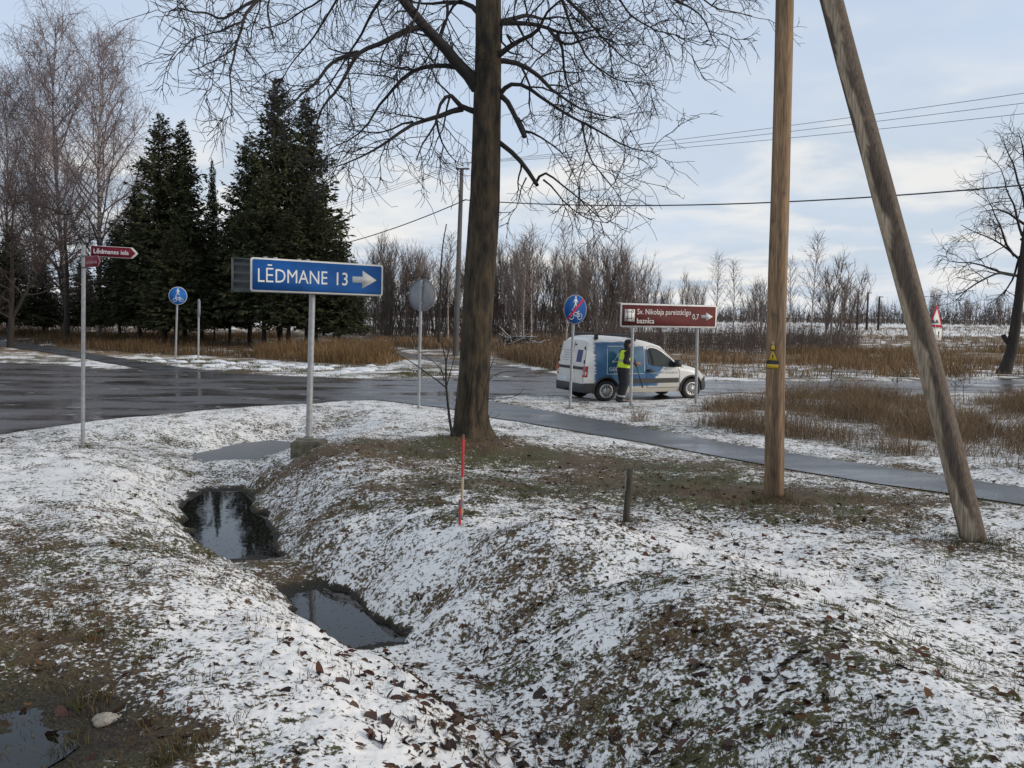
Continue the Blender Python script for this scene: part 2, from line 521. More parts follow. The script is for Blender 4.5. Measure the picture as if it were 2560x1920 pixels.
# cover of snow: base plus soft patches (px, py, rx, ry in metres, change)
COVER = [(1100, 1145, 2.4, .8, -.46), (880, 1165, 1.6, .75, -.46), (1380, 1140, 2.0, .9, -.44), (1620, 1190, 1.9, 1.0, -.52), (1950, 1245, 1.6, .7, -.54), (2180, 1300, 1.2, .6, -.34),
         (1750, 1230, 1.2, .8, -.45), (1200, 1105, 1.2, .6, -.55), (1800, 1165, 3.2, .45, -.40), (2300, 1260, 2.5, .4, -.36), (1150, 1320, .30, .22, -.40), (1090, 1290, .30, .14, -.40),
         (0, 1420, 1.0, 2.0, -.30), (60, 1600, 1.0, .9, -.32), (1300, 1225, 2.4, 1.0, -.20), (1700, 1270, 1.8, .8, -.16), (20, 1830, 1.0, 1.0, -1.1), (300, 1900, .6, .35, -.5), (250, 1460, .9, .9, -.08),
         (1330, 1470, .6, .45, -.24), (1280, 1400, .3, .3, -.30), (1330, 1500, .25, .15, -.35), (1690, 1650, .26, .20, -.30), (1880, 1600, .2, .35, -.12), (1850, 1880, .40, .22, -.30), (1500, 1830, 1.0, .6, -.06), (2100, 1750, .7, .6, -.08),
         (1330, 1900, .4, .3, -.18), (2450, 1370, .6, .45, -.40), (1560, 1320, .8, .5, -.24), (480, 1200, .8, .8, -.14), (470, 1330, .4, 1.0, -.24), (640, 1120, .8, .6, -.10), (1000, 1260, 1.2, .8, -.26), (1250, 1230, 1.6, .7, -.30),
         (500, 1060, 5.0, 1.0, .06), (700, 1700, 1.1, 1.2, .26), (1500, 1365, .6, .25, .30), (1650, 1420, .7, .2, .26), (2350, 1600, 1.0, 1.2, .10), (1100, 1560, .5, .5, .06), (1450, 1560, .9, .12, .24), (1950, 1470, .4, .2, .2), (900, 1030, 2.5, 1.2, .10), (850, 1500, .5, .7, .22), (1000, 1850, .6, .4, .22), (500, 1560, .6, .6, .10), (250, 1180, 1.6, 1.0, .14), (2100, 1080, 3.5, 2.0, -.22)]


def cover(P):
    c = np.full(len(P), 0.735)
    for px, py, rx, ry, dv in COVER:
        q = at(px, py); c += dv * gauss(P, q[0], q[1], rx, ry)
    Y = P[:, 1]; X = P[:, 0]
    c += (fbm(X * 0.35, Y * 0.35, 77, 3) - 0.5) * 0.35
    # verges beyond the road, the rough field, then the open snowfield
    c = np.where(Y > 30, 0.52 + (fbm(X * 0.25, Y * 0.5, 78, 3) - 0.5) * 0.7, c)
    fld = sstep(42, 50, Y)
    c = c * (1 - fld) + fld * (0.17 + (fbm(X * 0.06, Y * 0.12, 79, 4) - 0.5) * 0.8)
    far = sstep(118, 135, Y)
    c = c * (1 - far) + far * (0.78 + (fbm(X * 0.012, Y * 0.03, 80, 3) - 0.5) * 0.5)
    b = sstep(300, 330, Y); c = c * (1 - b) + b * 0.3
    return c


def build_ground():
    # fan-shaped grid: fine where the photograph looks, coarse all round
    th = np.concatenate([np.linspace(-180, -36, 40)[:-1], np.linspace(-36, 36, 820), np.linspace(36, 180, 40)[1:]])
    py = np.concatenate([np.linspace(1990, 1010, 480), np.linspace(1008, 800, 110)])
    rr = CAMZ * F / (py - 785.0)
    rr = np.concatenate([[0.05, 0.6, 1.2, 1.9, 2.6, 3.3, 3.9], rr, [420, 560, 800, 1200, 2000, 3500]])
    T, Rr = np.meshgrid(np.radians(th), rr)
    X = (np.sin(T) * Rr).ravel(); Y = (np.cos(T) * Rr).ravel()
    P = np.stack([X, Y], 1)
    z, d, D, prof = height_low(P)
    sdv = road_sd(P)
    c = cover(P); Y_ = P[:, 1]
    # wet mud at the water's edge and strip along road edges
    c -= 0.75 * sstep(WATER + 0.035, WATER - 0.02, z) * (d < 2.0) * sstep(6.9, 7.4, Y_)
    c -= 0.16 * (prof > 0.12) * (P[:, 0] > -3) * 0 + 0.10 * sstep(0.2, 0.7, prof)
    c -= 0.30 * sstep(.28, .08, d) * sstep(7.3, 7.8, Y_) * sstep(14.6, 14.2, Y_)
    c -= 0.35 * sstep(0.30, 0.0, np.abs(sdv))
    fr = sstep(46, 14, Y)
    n = .5 + .26 * (fbm(X * 3.0, Y * 3.6, 1, 3) - .5)
    n = np.where(Y < 26, n, .5 + .7 * (fbm(X * .9, Y * 2.0, 3, 3, .6) - .5))
    n = np.clip((n - 0.5) * 3.0 + 0.5, -.2, 1.3)
    s = c - n
    snow = sstep(-0.05, 0.22, s)
    lump = (fbm(X * 8, Y * 8, 21, 3) - 0.5) * 0.05 + (fbm(X * 26, Y * 26, 22, 2) - 0.5) * 0.022
    zz = z + fr * lump * (0.75 - 0.35 * snow) * sstep(16, 9, Y)
    zz = np.where(sdv > 0, zz * sstep(0.0, 1.2, sdv) + 0.03 * sstep(0.02, .35, sdv) + 0.04 * (fbm(X * 3, Y * 3, 41, 2) - .4) * sstep(0, .3, sdv) * sstep(2.0, .4, sdv), -0.05 * sstep(0, 0.25, -sdv))
    nr, nc = T.shape
    i = np.arange(nr - 1)[:, None] * nc + np.arange(nc - 1)[None, :]
    f = np.stack([i, i + 1, i + 1 + nc, i + nc], -1).reshape(-1, 4)[:, ::-1]
    me = mk_mesh('ground', np.stack([X, Y, zz], 1), f, smooth=True)
    a = me.attributes.new('snow', 'FLOAT', 'POINT'); a.data.foreach_set('value', s.astype(np.float32))
    # what lies under the snow: grass, leaf litter, mud, the rough tan field
    g1 = fbm(X * 0.9, Y * 0.9, 51, 3); g2 = fbm(X * 7, Y * 7, 52, 3)
    green = np.array([.058, .056, .022]); brown = np.array([.088, .060, .031]); red = np.array([.060, .034, .021]); mud = np.array([.020, .017, .013])
    tan = np.array([.125, .078, .036]); dark = np.array([.030, .024, .016])
    k = sstep(.38, .62, g1)[:, None]; col = green * (1 - k) + brown * k
    k = sstep(.5, .75, g2)[:, None] * 0.7; col = col * (1 - k) + red * k
    fieldk = sstep(38, 46, Y)[:, None]; tn = tan * (0.55 + 0.9 * fbm(X * .18, Y * .4, 53, 3))[:, None]
    col = col * (1 - fieldk) + tn * fieldk
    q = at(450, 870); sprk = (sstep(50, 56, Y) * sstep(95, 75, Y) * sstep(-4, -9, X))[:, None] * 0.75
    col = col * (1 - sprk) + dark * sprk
    q = at(0, 1850); wet = np.clip(1.6 * gauss(P, q[0], q[1], .9, .8), 0, 1)[:, None] * 0.8
    wet = np.maximum(wet, (sstep(WATER + 0.035, WATER - 0.01, z) * (d < 2.0) * sstep(6.9, 7.4, Y))[:, None])
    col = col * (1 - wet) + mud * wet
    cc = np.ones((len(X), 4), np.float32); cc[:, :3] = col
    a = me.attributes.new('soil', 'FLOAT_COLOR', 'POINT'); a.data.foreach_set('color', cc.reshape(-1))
    m, t, b = new_mat('snowy_ground'); n_ = t.nodes; l = t.links
    a1 = n_.new('ShaderNodeAttribute'); a1.attribute_name = 'snow'; a2 = n_.new('ShaderNodeAttribute'); a2.attribute_name = 'soil'
    tcn = n_.new('ShaderNodeTexCoord')
    ns = n_.new('ShaderNodeTexNoise'); ns.inputs['Scale'].default_value = 55; ns.inputs['Detail'].default_value = 5; l.new(tcn.outputs['Object'], ns.inputs['Vector'])
    ma = n_.new('ShaderNodeMath'); ma.operation = 'MULTIPLY_ADD'; l.new(ns.outputs[0], ma.inputs[0]); ma.inputs[1].default_value = 0.6; ma.inputs[2].default_value = -0.30
    acc = a1.outputs['Fac']
    for sc_, dt_, rg_, am_ in ((9.0, 2, .55, 1.35), (26.0, 3, .68, 2.9)):
        nn = n_.new('ShaderNodeTexNoise'); nn.inputs['Scale'].default_value = sc_; nn.inputs['Detail'].default_value = dt_; nn.inputs['Roughness'].default_value = rg_; l.new(tcn.outputs['Object'], nn.inputs['Vector'])
        q_ = n_.new('ShaderNodeMath'); q_.operation = 'MULTIPLY_ADD'; l.new(nn.outputs[0], q_.inputs[0]); q_.inputs[1].default_value = -am_; q_.inputs[2].default_value = am_ * .5
        w_ = n_.new('ShaderNodeMath'); w_.operation = 'ADD'; l.new(acc, w_.inputs[0]); l.new(q_.outputs[0], w_.inputs[1]); acc = w_.outputs[0]
    ad = n_.new('ShaderNodeMath'); ad.operation = 'ADD'; l.new(acc, ad.inputs[0]); l.new(ma.outputs[0], ad.inputs[1])
    mr = n_.new('ShaderNodeMapRange'); mr.interpolation_type = 'SMOOTHSTEP'; l.new(ad.outputs[0], mr.inputs[0]); mr.inputs[1].default_value = -0.12; mr.inputs[2].default_value = 0.24
    nv = n_.new('ShaderNodeTexNoise'); nv.inputs['Scale'].default_value = 55; nv.inputs['Detail'].default_value = 3; l.new(tcn.outputs['Object'], nv.inputs['Vector'])
    mv = n_.new('ShaderNodeMapRange'); l.new(nv.outputs[0], mv.inputs[0]); mv.inputs[1].default_value = .3; mv.inputs[2].default_value = .7; mv.inputs[3].default_value = .30; mv.inputs[4].default_value = 1.9
    vm = n_.new('ShaderNodeMix'); vm.data_type = 'RGBA'; vm.blend_type = 'MULTIPLY'; vm.inputs[0].default_value = 1.0
    l.new(a2.outputs['Color'], vm.inputs[6]); l.new(mv.outputs[0], vm.inputs[7])
    mx = n_.new('ShaderNodeMix'); mx.data_type = 'RGBA'; l.new(mr.outputs[0], mx.inputs[0]); l.new(vm.outputs[2], mx.inputs[6]); mx.inputs[7].default_value = (.74, .735, .725, 1)
    l.new(mx.outputs[2], b.inputs['Base Color'])
    b.inputs['Roughness'].default_value = 0.75; b.inputs['Specular IOR Level'].default_value = 0.25
    bp = n_.new('ShaderNodeBump'); bp.inputs['Strength'].default_value = 0.6; bp.inputs['Distance'].default_value = 0.016
    l.new(mr.outputs[0], bp.inputs['Height']); l.new(bp.outputs[0], b.inputs['Normal'])
    o = link('ground', me, m); tag(o, kind='structure')
    return o


build_ground()


def sheet(name, poly, z, m, grid=None):
    me = mk_mesh(name, np.c_[poly, np.full(len(poly), z)], [list(range(len(poly)))])
    # triangulate so that the concave outline fills cleanly
    import bmesh
    bm = bmesh.new(); bm.from_mesh(me); bmesh.ops.triangulate(bm, faces=bm.faces[:])
    for f in bm.faces:
        if f.normal.z < 0: f.normal_flip()
    bm.to_mesh(me); bm.free()
    return tag(link(name, me, m), kind='structure')


def asphalt(name, base, slush, wet_lo, wet_hi, stretch, snowc=(.5, .5, .52)):
    m, t, b = new_mat(name); n = t.nodes; l = t.links
    tcn = n.new('ShaderNodeTexCoord'); mp = n.new('ShaderNodeMapping'); mp.inputs['Scale'].default_value = stretch; l.new(tcn.outputs['Object'], mp.inputs[0])
    a = n.new('ShaderNodeTexNoise'); a.inputs['Scale'].default_value = 1.0; a.inputs['Detail'].default_value = 7; a.inputs['Roughness'].default_value = .6; l.new(mp.outputs[0], a.inputs['Vector'])
    g = n.new('ShaderNodeTexNoise'); g.inputs['Scale'].default_value = 60; g.inputs['Detail'].default_value = 3; l.new(tcn.outputs['Object'], g.inputs['Vector'])
    s = n.new('ShaderNodeTexNoise'); s.inputs['Scale'].default_value = 2.6; s.inputs['Detail'].default_value = 8; s.inputs['Roughness'].default_value = .68; s.inputs['Distortion'].default_value = .4; l.new(mp.outputs[0], s.inputs['Vector'])
    gr = n.new('ShaderNodeMapRange'); l.new(g.outputs[0], gr.inputs[0]); gr.inputs[1].default_value = .3; gr.inputs[2].default_value = .7; gr.inputs[3].default_value = .55; gr.inputs[4].default_value = 1.5
    mu = n.new('ShaderNodeMix'); mu.data_type = 'RGBA'; mu.blend_type = 'MULTIPLY'; mu.inputs[0].default_value = 1; mu.inputs[6].default_value = (*base, 1); l.new(gr.outputs[0], mu.inputs[7])
    sl = n.new('ShaderNodeMapRange'); l.new(s.outputs[0], sl.inputs[0]); sl.inputs[1].default_value = slush; sl.inputs[2].default_value = slush + .07
    sg = n.new('ShaderNodeMath'); sg.operation = 'MULTIPLY'; l.new(sl.outputs[0], sg.inputs[0]); sg.inputs[1].default_value = .6
    mx = n.new('ShaderNodeMix'); mx.data_type = 'RGBA'; l.new(sg.outputs[0], mx.inputs[0]); l.new(mu.outputs[2], mx.inputs[6]); mx.inputs[7].default_value = (*snowc, 1)
    l.new(mx.outputs[2], b.inputs['Base Color'])
    wr = n.new('ShaderNodeMapRange'); l.new(a.outputs[0], wr.inputs[0]); wr.inputs[1].default_value = .38; wr.inputs[2].default_value = .60; wr.inputs[3].default_value = wet_lo; wr.inputs[4].default_value = wet_hi
    rs = n.new('ShaderNodeMath'); rs.operation = 'MAXIMUM'; l.new(wr.outputs[0], rs.inputs[0])
    sm = n.new('ShaderNodeMath'); sm.operation = 'MULTIPLY'; l.new(sg.outputs[0], sm.inputs[0]); sm.inputs[1].default_value = 1.0; l.new(sm.outputs[0], rs.inputs[1])
    l.new(rs.outputs[0], b.inputs['Roughness'])
    bp = n.new('ShaderNodeBump'); bp.inputs['Strength'].default_value = .12; bp.inputs['Distance'].default_value = .004; l.new(g.outputs[0], bp.inputs['Height']); l.new(bp.outputs[0], b.inputs['Normal'])
    return m


M_road = asphalt('wet_asphalt', (.078, .070, .069), .61, .10, .46, (.30, .75, 1))
M_path = asphalt('damp_path_asphalt', (.065, .066, .070), .68, .16, .42, (.35, .8, 1))
M_lane = asphalt('muddy_lane', (.060, .048, .036), .60, .10, .5, (.3, .9, 1))
sheet('side_lane', ROADS[3], 0.006, M_lane)
sheet('road', ROADS[0], 0.010, M_road)
sheet('footpath', ROADS[1], 0.014, M_path)
sheet('footpath', ROADS[2], 0.014, M_path)

# ------------------------------------------------------------------ water in the ditch
def water_mat(name, col, rough, bump, ice=0.0):
    m, t, b = new_mat(name); n = t.nodes; l = t.links
    tcn = n.new('ShaderNodeTexCoord'); ns = n.new('ShaderNodeTexNoise'); ns.inputs['Scale'].default_value = 7; ns.inputs['Detail'].default_value = 3
    l.new(tcn.outputs['Object'], ns.inputs['Vector'])
    bp = n.new('ShaderNodeBump'); bp.inputs['Strength'].default_value = bump; bp.inputs['Distance'].default_value = .01; l.new(ns.outputs[0], bp.inputs['Height']); l.new(bp.outputs[0], b.inputs['Normal'])
    fl = n.new('ShaderNodeTexNoise'); fl.inputs['Scale'].default_value = 30; fl.inputs['Detail'].default_value = 4; l.new(tcn.outputs['Object'], fl.inputs['Vector'])
    mr = n.new('ShaderNodeMapRange'); l.new(fl.outputs[0], mr.inputs[0]); mr.inputs[1].default_value = .63; mr.inputs[2].default_value = .67
    mx = n.new('ShaderNodeMix'); mx.data_type = 'RGBA'; l.new(mr.outputs[0], mx.inputs[0]); mx.inputs[6].default_value = (*col, 1); mx.inputs[7].default_value = (.03, .025, .02, 1)
    l.new(mx.outputs[2], b.inputs['Base Color'])
    rr_ = n.new('ShaderNodeMapRange'); l.new(mr.outputs[0], rr_.inputs[0]); rr_.inputs[3].default_value = rough; rr_.inputs[4].default_value = .6; l.new(rr_.outputs[0], b.inputs['Roughness'])
    b.inputs['IOR'].default_value = 1.33
    return m


M_water = water_mat('ditch_water', (.012, .012, .010), .02, .05)
M_ice = water_mat('slushy_ice', (.15, .15, .155), .4, .1)


def puddle(rows, z, m, hw=1.15):
    pts = np.array(rows, float); n = len(pts); tg = np.gradient(pts, axis=0); tg /= np.linalg.norm(tg, axis=1, keepdims=True)
    nr = np.stack([-tg[:, 1], tg[:, 0]], 1)
    V = np.concatenate([np.c_[pts + nr * hw, np.full(n, z)], np.c_[pts - nr * hw, np.full(n, z)]])
    f = np.array([[i, i + 1, n + i + 1, n + i] for i in range(n - 1)])
    me = mk_mesh('puddle', V, f)
    import bmesh
    bm = bmesh.new(); bm.from_mesh(me)
    for q in bm.faces:
        if q.normal.z < 0: q.normal_flip()
    bm.to_mesh(me); bm.free()
    return tag(link('puddle', me, m), kind='structure')


puddle([(-4.8, 14.9), (-4.5, 13.6), (-4.02, 12.2), (-3.42, 10.8), (-2.72, 9.75)], WATER, M_water)
puddle([(-2.6, 9.7), (-2.1, 9.0), (-1.6, 8.3), (-1.15, 7.5), (-.95, 7.1)], WATER, M_water, .95)
puddle([(-5.0, 16.1), (-5.05, 16.7), (-4.8, 17.6), (-4.4, 18.9), (-4.3, 19.4)], -.37, M_ice, 1.1)
_pq = at(15, 1830, .05)
_pz = float(height_low(np.array([[_pq[0], _pq[1]]]))[0][0])
puddle([(_pq[0] - .35, _pq[1] - .75), (_pq[0] - .1, _pq[1]), (_pq[0], _pq[1] + .75)], _pz + .040, M_water, .5)

# ================================================================== grass, leaves, dry growth (stuff)
def scatter(n, x0, x1, y0, y1, seed):
    g = np.random.default_rng(seed); return np.stack([g.uniform(x0, x1, n), g.uniform(y0, y1, n)], 1)


def in_view(P, margin=1.12):
    return (np.abs(P[:, 0]) < (P[:, 1] + 1.0) * 0.585 * margin)


def near_grass():
    g = np.random.default_rng(31)
    r_ = g.uniform(0, 1, 260000)
    y = 3.8 * (15.5 / 3.8) ** r_; x = (g.uniform(-1, 1, len(y))) * (y + 1) * 0.64
    P = np.stack([x, y], 1)
    P = P[road_sd(P) > 0.08]
    z, d, D, prof = height_low(P); c = cover(P)
    cl = fbm(P[:, 0] * 3.2, P[:, 1] * 3.2, 61, 2)
    fine = fbm(P[:, 0] * 11, P[:, 1] * 11, 62, 2)
    prob = np.clip((0.80 - c) * 0.8, 0.04, .6) * (0.25 + 1.9 * sstep(.45, .7, cl)) * (.35 + 1.3 * sstep(.4, .65, fine))
    keep = (g.random(len(P)) < prob) & (z > WATER + 0.05)
    P = P[keep]; z = ground_zv(P); n = len(P); c = c[keep]
    H = g.uniform(.025, .075, n) * (1 + .7 * (cl[keep] > .62)); W_ = g.uniform(.003, .008, n)
    k = g.random((n, 1)); a = np.array([[.060, .062, .020]]); b = np.array([[.135, .095, .045]]); e = np.array([[.040, .028, .016]])
    col = np.where(k < .42, a, np.where(k < .8, b, e)) * g.uniform(.6, 1.3, (n, 1))
    # tufts that stand clear of the snow
    nt_ = 1500; yy = 4.0 * (14.0 / 4.0) ** g.random(nt_); xx = g.uniform(-1, 1, nt_) * (yy + 1) * .62; Tq = np.stack([xx, yy], 1)
    cT = cover(Tq); Tq = Tq[(road_sd(Tq) > .2) & (g.random(nt_) < np.clip(1.25 - cT, .12, 1) * .8) & (height_low(Tq)[0] > WATER + .08)]
    k_ = g.integers(8, 34, len(Tq)); rp = np.repeat(np.arange(len(Tq)), k_); sp_ = g.uniform(.015, .06, len(Tq))[rp]
    Q = Tq[rp] + g.normal(0, 1, (len(rp), 2)) * sp_[:, None]; zq = ground_zv(Q); hq = g.uniform(.04, .12, len(Tq))[rp] * g.uniform(.5, 1.2, len(rp))
    cq = np.array([[.085, .075, .028], [.15, .105, .05], [.055, .06, .022], [.10, .07, .035]])[g.integers(0, 4, len(Tq))][rp] * g.uniform(.6, 1.3, (len(rp), 1))
    P = np.concatenate([P, Q]); z = np.concatenate([z, zq]); H = np.concatenate([H, hq]); W_ = np.concatenate([W_, g.uniform(.003, .007, len(rp))]); col = np.concatenate([col, cq])
    me = blades('grass_blades', np.c_[P, z - .005], H, W_, col, 1.1, 5)
    tag(link('grass_blades', me, M_blade), kind='stuff')


near_grass()


def leaf_mesh(name, seed):
    g = np.random.default_rng(seed)
    ang = np.linspace(0, 2 * np.pi, 10, endpoint=False); k = .034 * (1 + .10 * np.cos(2 * ang) + .30 * np.maximum(0, np.cos(ang)) ** 6) * g.uniform(.88, 1.12, 10)
    V = np.stack([k * np.cos(ang) * 1.12, k * np.sin(ang), np.zeros(10)], 1); curl = g.uniform(4, 13); V[:, 2] = curl * V[:, 1] ** 2 + g.uniform(-6, 8) * V[:, 0] ** 2 + g.normal(0, .0025, 10)
    V = np.concatenate([V, [[0, 0, -.002]], [[-.062, .002, .008]]])
    return V, [(10, q, (q + 1) % 10) for q in range(10)] + [(4, 11, 5)]


def leaves():
    g = np.random.default_rng(41)
    cols = [(.070, .026, .016), (.045, .020, .014), (.095, .045, .020), (.028, .018, .014)]
    ms = [mat('leaf_tone_%d' % i, c_, .7, .2, 60) for i, c_ in enumerate(cols)]
    # where the photograph shows them: the dry end of the ditch, the heaps, under the tree
    spots = [(1120, 1770, .5, .75, 90), (1270, 1880, .42, .42, 70), (1600, 1800, .9, .8, 60), (1800, 1850, .7, .4, 40), (1400, 1520, .7, .7, 30), (600, 1750, 1.3, 1.0, 18), (900, 1450, .7, .6, 16), (2200, 1550, 1.0, 1.2, 24), (2050, 1750, .6, .6, 30), (300, 1500, 1.2, 1.2, 12)]
    pr = []
    for i in range(6):
        V, f = leaf_mesh('leaf', 100 + i); mb = MB().add(V, f); me = mb.mesh('fallen_leaf'); me.materials.append(ms[i % 4]); pr.append(me)
    cnt = 0; PP = []
    for px, py, rx, ry, n in spots:
        q = at(px, py, -.1)
        P = np.stack([g.normal(q[0], rx * .6, n), g.normal(q[1], ry * .6, n)], 1); PP.append(P)
    P = np.concatenate(PP); z = height_low(P)[0]; ok = (z > WATER + .06) & (P[:, 1] > 3.6) & (P[:, 1] < 11); P = P[ok]; z = ground_zv(P)
    idx = np.argsort(P[:, 1])[:290]
    for i in idx:
        o = bpy.data.objects.new('fallen_leaf', pr[g.integers(6)]); C.objects.link(o)
        s = g.uniform(.75, 1.35)
        o.location = (P[i, 0], P[i, 1], z[i] + .026); o.rotation_euler = (g.normal(0, .45), g.normal(0, .45), g.uniform(0, 6.28)); o.scale = (s, s, s)
        tag(o, 'curled dark brown fallen leaf lying on the thin snow', 'leaf', 'fallen leaves scattered over the snowy banks')
    # the many smaller ones, farther off and uncounted
    n = 17000
    y = 4.0 * (16 / 4.0) ** g.random(n); x = g.uniform(-1, 1, n) * (y + 1) * .62; Q = np.stack([x, y], 1)
    pb = .10 + .5 * gauss(Q, .1, 6.0, 1.4, 1.8) + .3 * gauss(Q, 1.8, 7.5, 1.8, 2.5) + .5 * gauss(Q, .5, 13, 3.5, 2.2) + .5 * gauss(Q, 3, 10.5, 2, 1.6)
    Q = Q[(g.random(n) < pb) & (road_sd(Q) > .1)]; z = height_low(Q)[0]; k = z > WATER + .03; Q = Q[k]; zq = ground_zv(Q)
    VV = []; FF = []; CC = []
    for i in range(len(Q)):
        V, f = leaf_mesh('leaf', 300 + i % 9); a = g.uniform(0, 6.28); ca, sa = math.cos(a), math.sin(a); s = g.uniform(.35, .95)
        tx, ty = g.normal(0, .35, 2)
        V = V * s; V = np.c_[V[:, 0] * ca - V[:, 1] * sa, V[:, 0] * sa + V[:, 1] * ca, V[:, 2] + V[:, 0] * tx + V[:, 1] * ty]
        VV.append(V + np.array([Q[i, 0], Q[i, 1], zq[i] + .022])); FF.append(np.array(f) + 12 * i); CC.append(np.tile(np.array(cols[g.integers(4)]) * g.uniform(.6, 1.2), (12, 1)))
    me = mk_mesh('leaf_litter', np.concatenate(VV), np.concatenate(FF))
    cc = np.ones((len(me.vertices), 4), np.float32); cc[:, :3] = np.concatenate(CC)
    me.attributes.new('tint', 'FLOAT_COLOR', 'POINT').data.foreach_set('color', cc.reshape(-1))
    tag(link('leaf_litter', me, M_blade), kind='stuff')


leaves()


def in_poly(P, px): return poly_sd(P, poly_w(px)) < 0


def dry_field(name, px, n, hgt, wid, cols, seed, clump=0.0, cs=1.0, lean=.8, thr=(.4, .62)):
    g = np.random.default_rng(seed); pw = poly_w(px); lo = pw.min(0); hi = pw.max(0)
    P = np.stack([g.uniform(lo[0], hi[0], n * 3), g.uniform(lo[1], hi[1], n * 3)], 1)
    P = P[(poly_sd(P, pw) < 0)]; P = P[road_sd(P) > .15]
    cl = fbm(P[:, 0] * cs, P[:, 1] * cs, seed, 3)
    if clump: P = P[g.random(len(P)) < (1 - clump) + clump * sstep(thr[0], thr[1], cl)]
    P = P[:n]; cl = fbm(P[:, 0] * cs, P[:, 1] * cs, seed, 3)
    m = len(P)
    H = g.uniform(hgt[0], hgt[1], m) * (.55 + .9 * sstep(.38, .68, cl)); W_ = g.uniform(wid[0], wid[1], m)
    ci = g.integers(0, len(cols), m); col = np.array(cols)[ci] * g.uniform(.65, 1.3, (m, 1))
    me = blades(name, np.c_[P, ground_zv(P) - .02], H, W_, col, lean, seed)
    return tag(link(name, me, M_blade), kind='stuff')


OR = [(.10, .060, .027), (.070, .044, .022), (.135, .086, .040)]  # left grass belt: shade beneath the spruces is darkened into these tones
RD = [(.155, .096, .056), (.205, .135, .076), (.11, .068, .043), (.25, .18, .11)]
dry_field('dry_grass', [(1560, 1052), (1680, 1040), (1800, 1016), (1950, 995), (2150, 994), (2560, 1000), (3000, 1010), (3000, 1240), (2560, 1190), (2300, 1150), (2000, 1105), (1800, 1082), (1600, 1058)],
          62000, (.10, .56), (.004, .010), RD + [(.27, .19, .10), (.13, .085, .045)], 201, .96, .62, 1.4, (.38, .56))
dry_field('dry_grass', [(150, 870), (380, 889), (560, 893), (760, 908), (960, 917), (1015, 902), (965, 880), (890, 853), (600, 846), (300, 842), (0, 838), (0, 850)], 34000, (.15, .62), (.012, .03), OR, 202, .55, .22)
dry_field('dry_grass', [(640, 900), (760, 909), (960, 917), (1010, 903), (960, 880), (800, 884), (640, 886)], 9000, (.3, .8), (.014, .035), [(.19, .115, .050), (.15, .088, .038), (.23, .15, .075)], 210, .5, .3)
dry_field('dry_grass', [(1225, 890), (1330, 918), (1400, 930), (1470, 932), (1470, 862), (1225, 858)], 9000, (.25, .85), (.02, .045), RD, 203, .75, .3)
dry_field('dry_grass', [(1700, 938), (1790, 947), (2240, 948), (2700, 942), (2700, 880), (1700, 880)], 22000, (.15, .55), (.015, .04), [(.2, .125, .06), (.16, .09, .042), (.25, .17, .09)], 204, .8, .3)
dry_field('dry_grass', [(2100, 885), (2700, 885), (2700, 822), (2100, 822)], 16000, (.2, .6), (.04, .09), [(.17, .11, .06), (.13, .085, .045), (.21, .15, .085)], 205, .6, .12)
dry_field('dry_grass', [(930, 868), (1240, 885), (1240, 850), (930, 850)], 6000, (.3, .8), (.03, .05), RD, 206, .4, .2)
dry_field('verge_grass', [(0, 838), (-300, 845), (-300, 830), (0, 822)], 500, (.3, .6), (.03, .06), OR, 207)
# green-tinged tufts on the verge across the road
dry_field('verge_grass', [(350, 903), (640, 935), (900, 944), (1130, 944), (1130, 925), (900, 918), (640, 910), (450, 895)], 7000, (.03, .12), (.02, .04), [(.075, .078, .026), (.10, .085, .035)], 208, .7, .5)
# dry grass fringe at the path's far side and along the near bank
dry_field('dry_grass', [(1150, 1045), (1439, 1083), (1840, 1156), (2171, 1214), (2560, 1270), (2560, 1290), (2171, 1240), (1840, 1180), (1439, 1100), (1200, 1060)], 6000, (.03, .09), (.004, .009), [(.06, .06, .02), (.09, .065, .03), (.12, .09, .04)], 209, .3, .8)
# reeds of weeds standing up by the road
g_ = np.random.default_rng(5)


def thicket(name, px, n, hgt, r, m, seed, lean=.25, y1=None):
    """leafless brush: forked thin stems"""
    g = np.random.default_rng(seed); pw = poly_w(px); lo = pw.min(0); hi = pw.max(0); T = Tubes(); k = 0
    while k < n:
        p = np.array([g.uniform(lo[0], hi[0]), g.uniform(lo[1], hi[1])])
        if poly_sd(p[None], pw)[0] > 0: continue
        k += 1
        h = g.uniform(*hgt); a = g.uniform(0, 6.28); l_ = g.random() * lean * h
        b = np.array([p[0], p[1], -.05]); tip = b + np.array([math.cos(a) * l_, math.sin(a) * l_, h])
        mid = (b + tip) / 2 + g.normal(0, .07 * h, 3) * np.array([1, 1, .3]); T.add([b, mid, tip], [r, r * .8, r * .35])
        for _ in range(3):
            s = mid + (tip - mid) * g.uniform(-.6, .6); e = s + np.array([g.normal(0, .25), g.normal(0, .25), g.uniform(.15, .5)]) * h * .6
            T.add([s, (s + e) / 2 + g.normal(0, .03 * h, 3), e], [r * .6, r * .5, r * .3])
    return tag(link(name, T.mesh(name), m), kind='stuff')


thicket('undergrowth', [(880, 852), (1560, 862), (1560, 828), (880, 826)], 1500, (1.6, 3.8), .022, M_shrubd, 301)
thicket('hedge_brush', [(1760, 888), (1800, 893), (2130, 889), (2150, 870), (2100, 858), (1500, 860), (1480, 880), (1560, 890)], 2300, (.9, 2.2), .012, M_shrubd, 302, .5)
thicket('undergrowth', [(-150, 850), (320, 852), (320, 830), (-150, 828)], 500, (1.5, 4.0), .02, M_shrubd, 303)


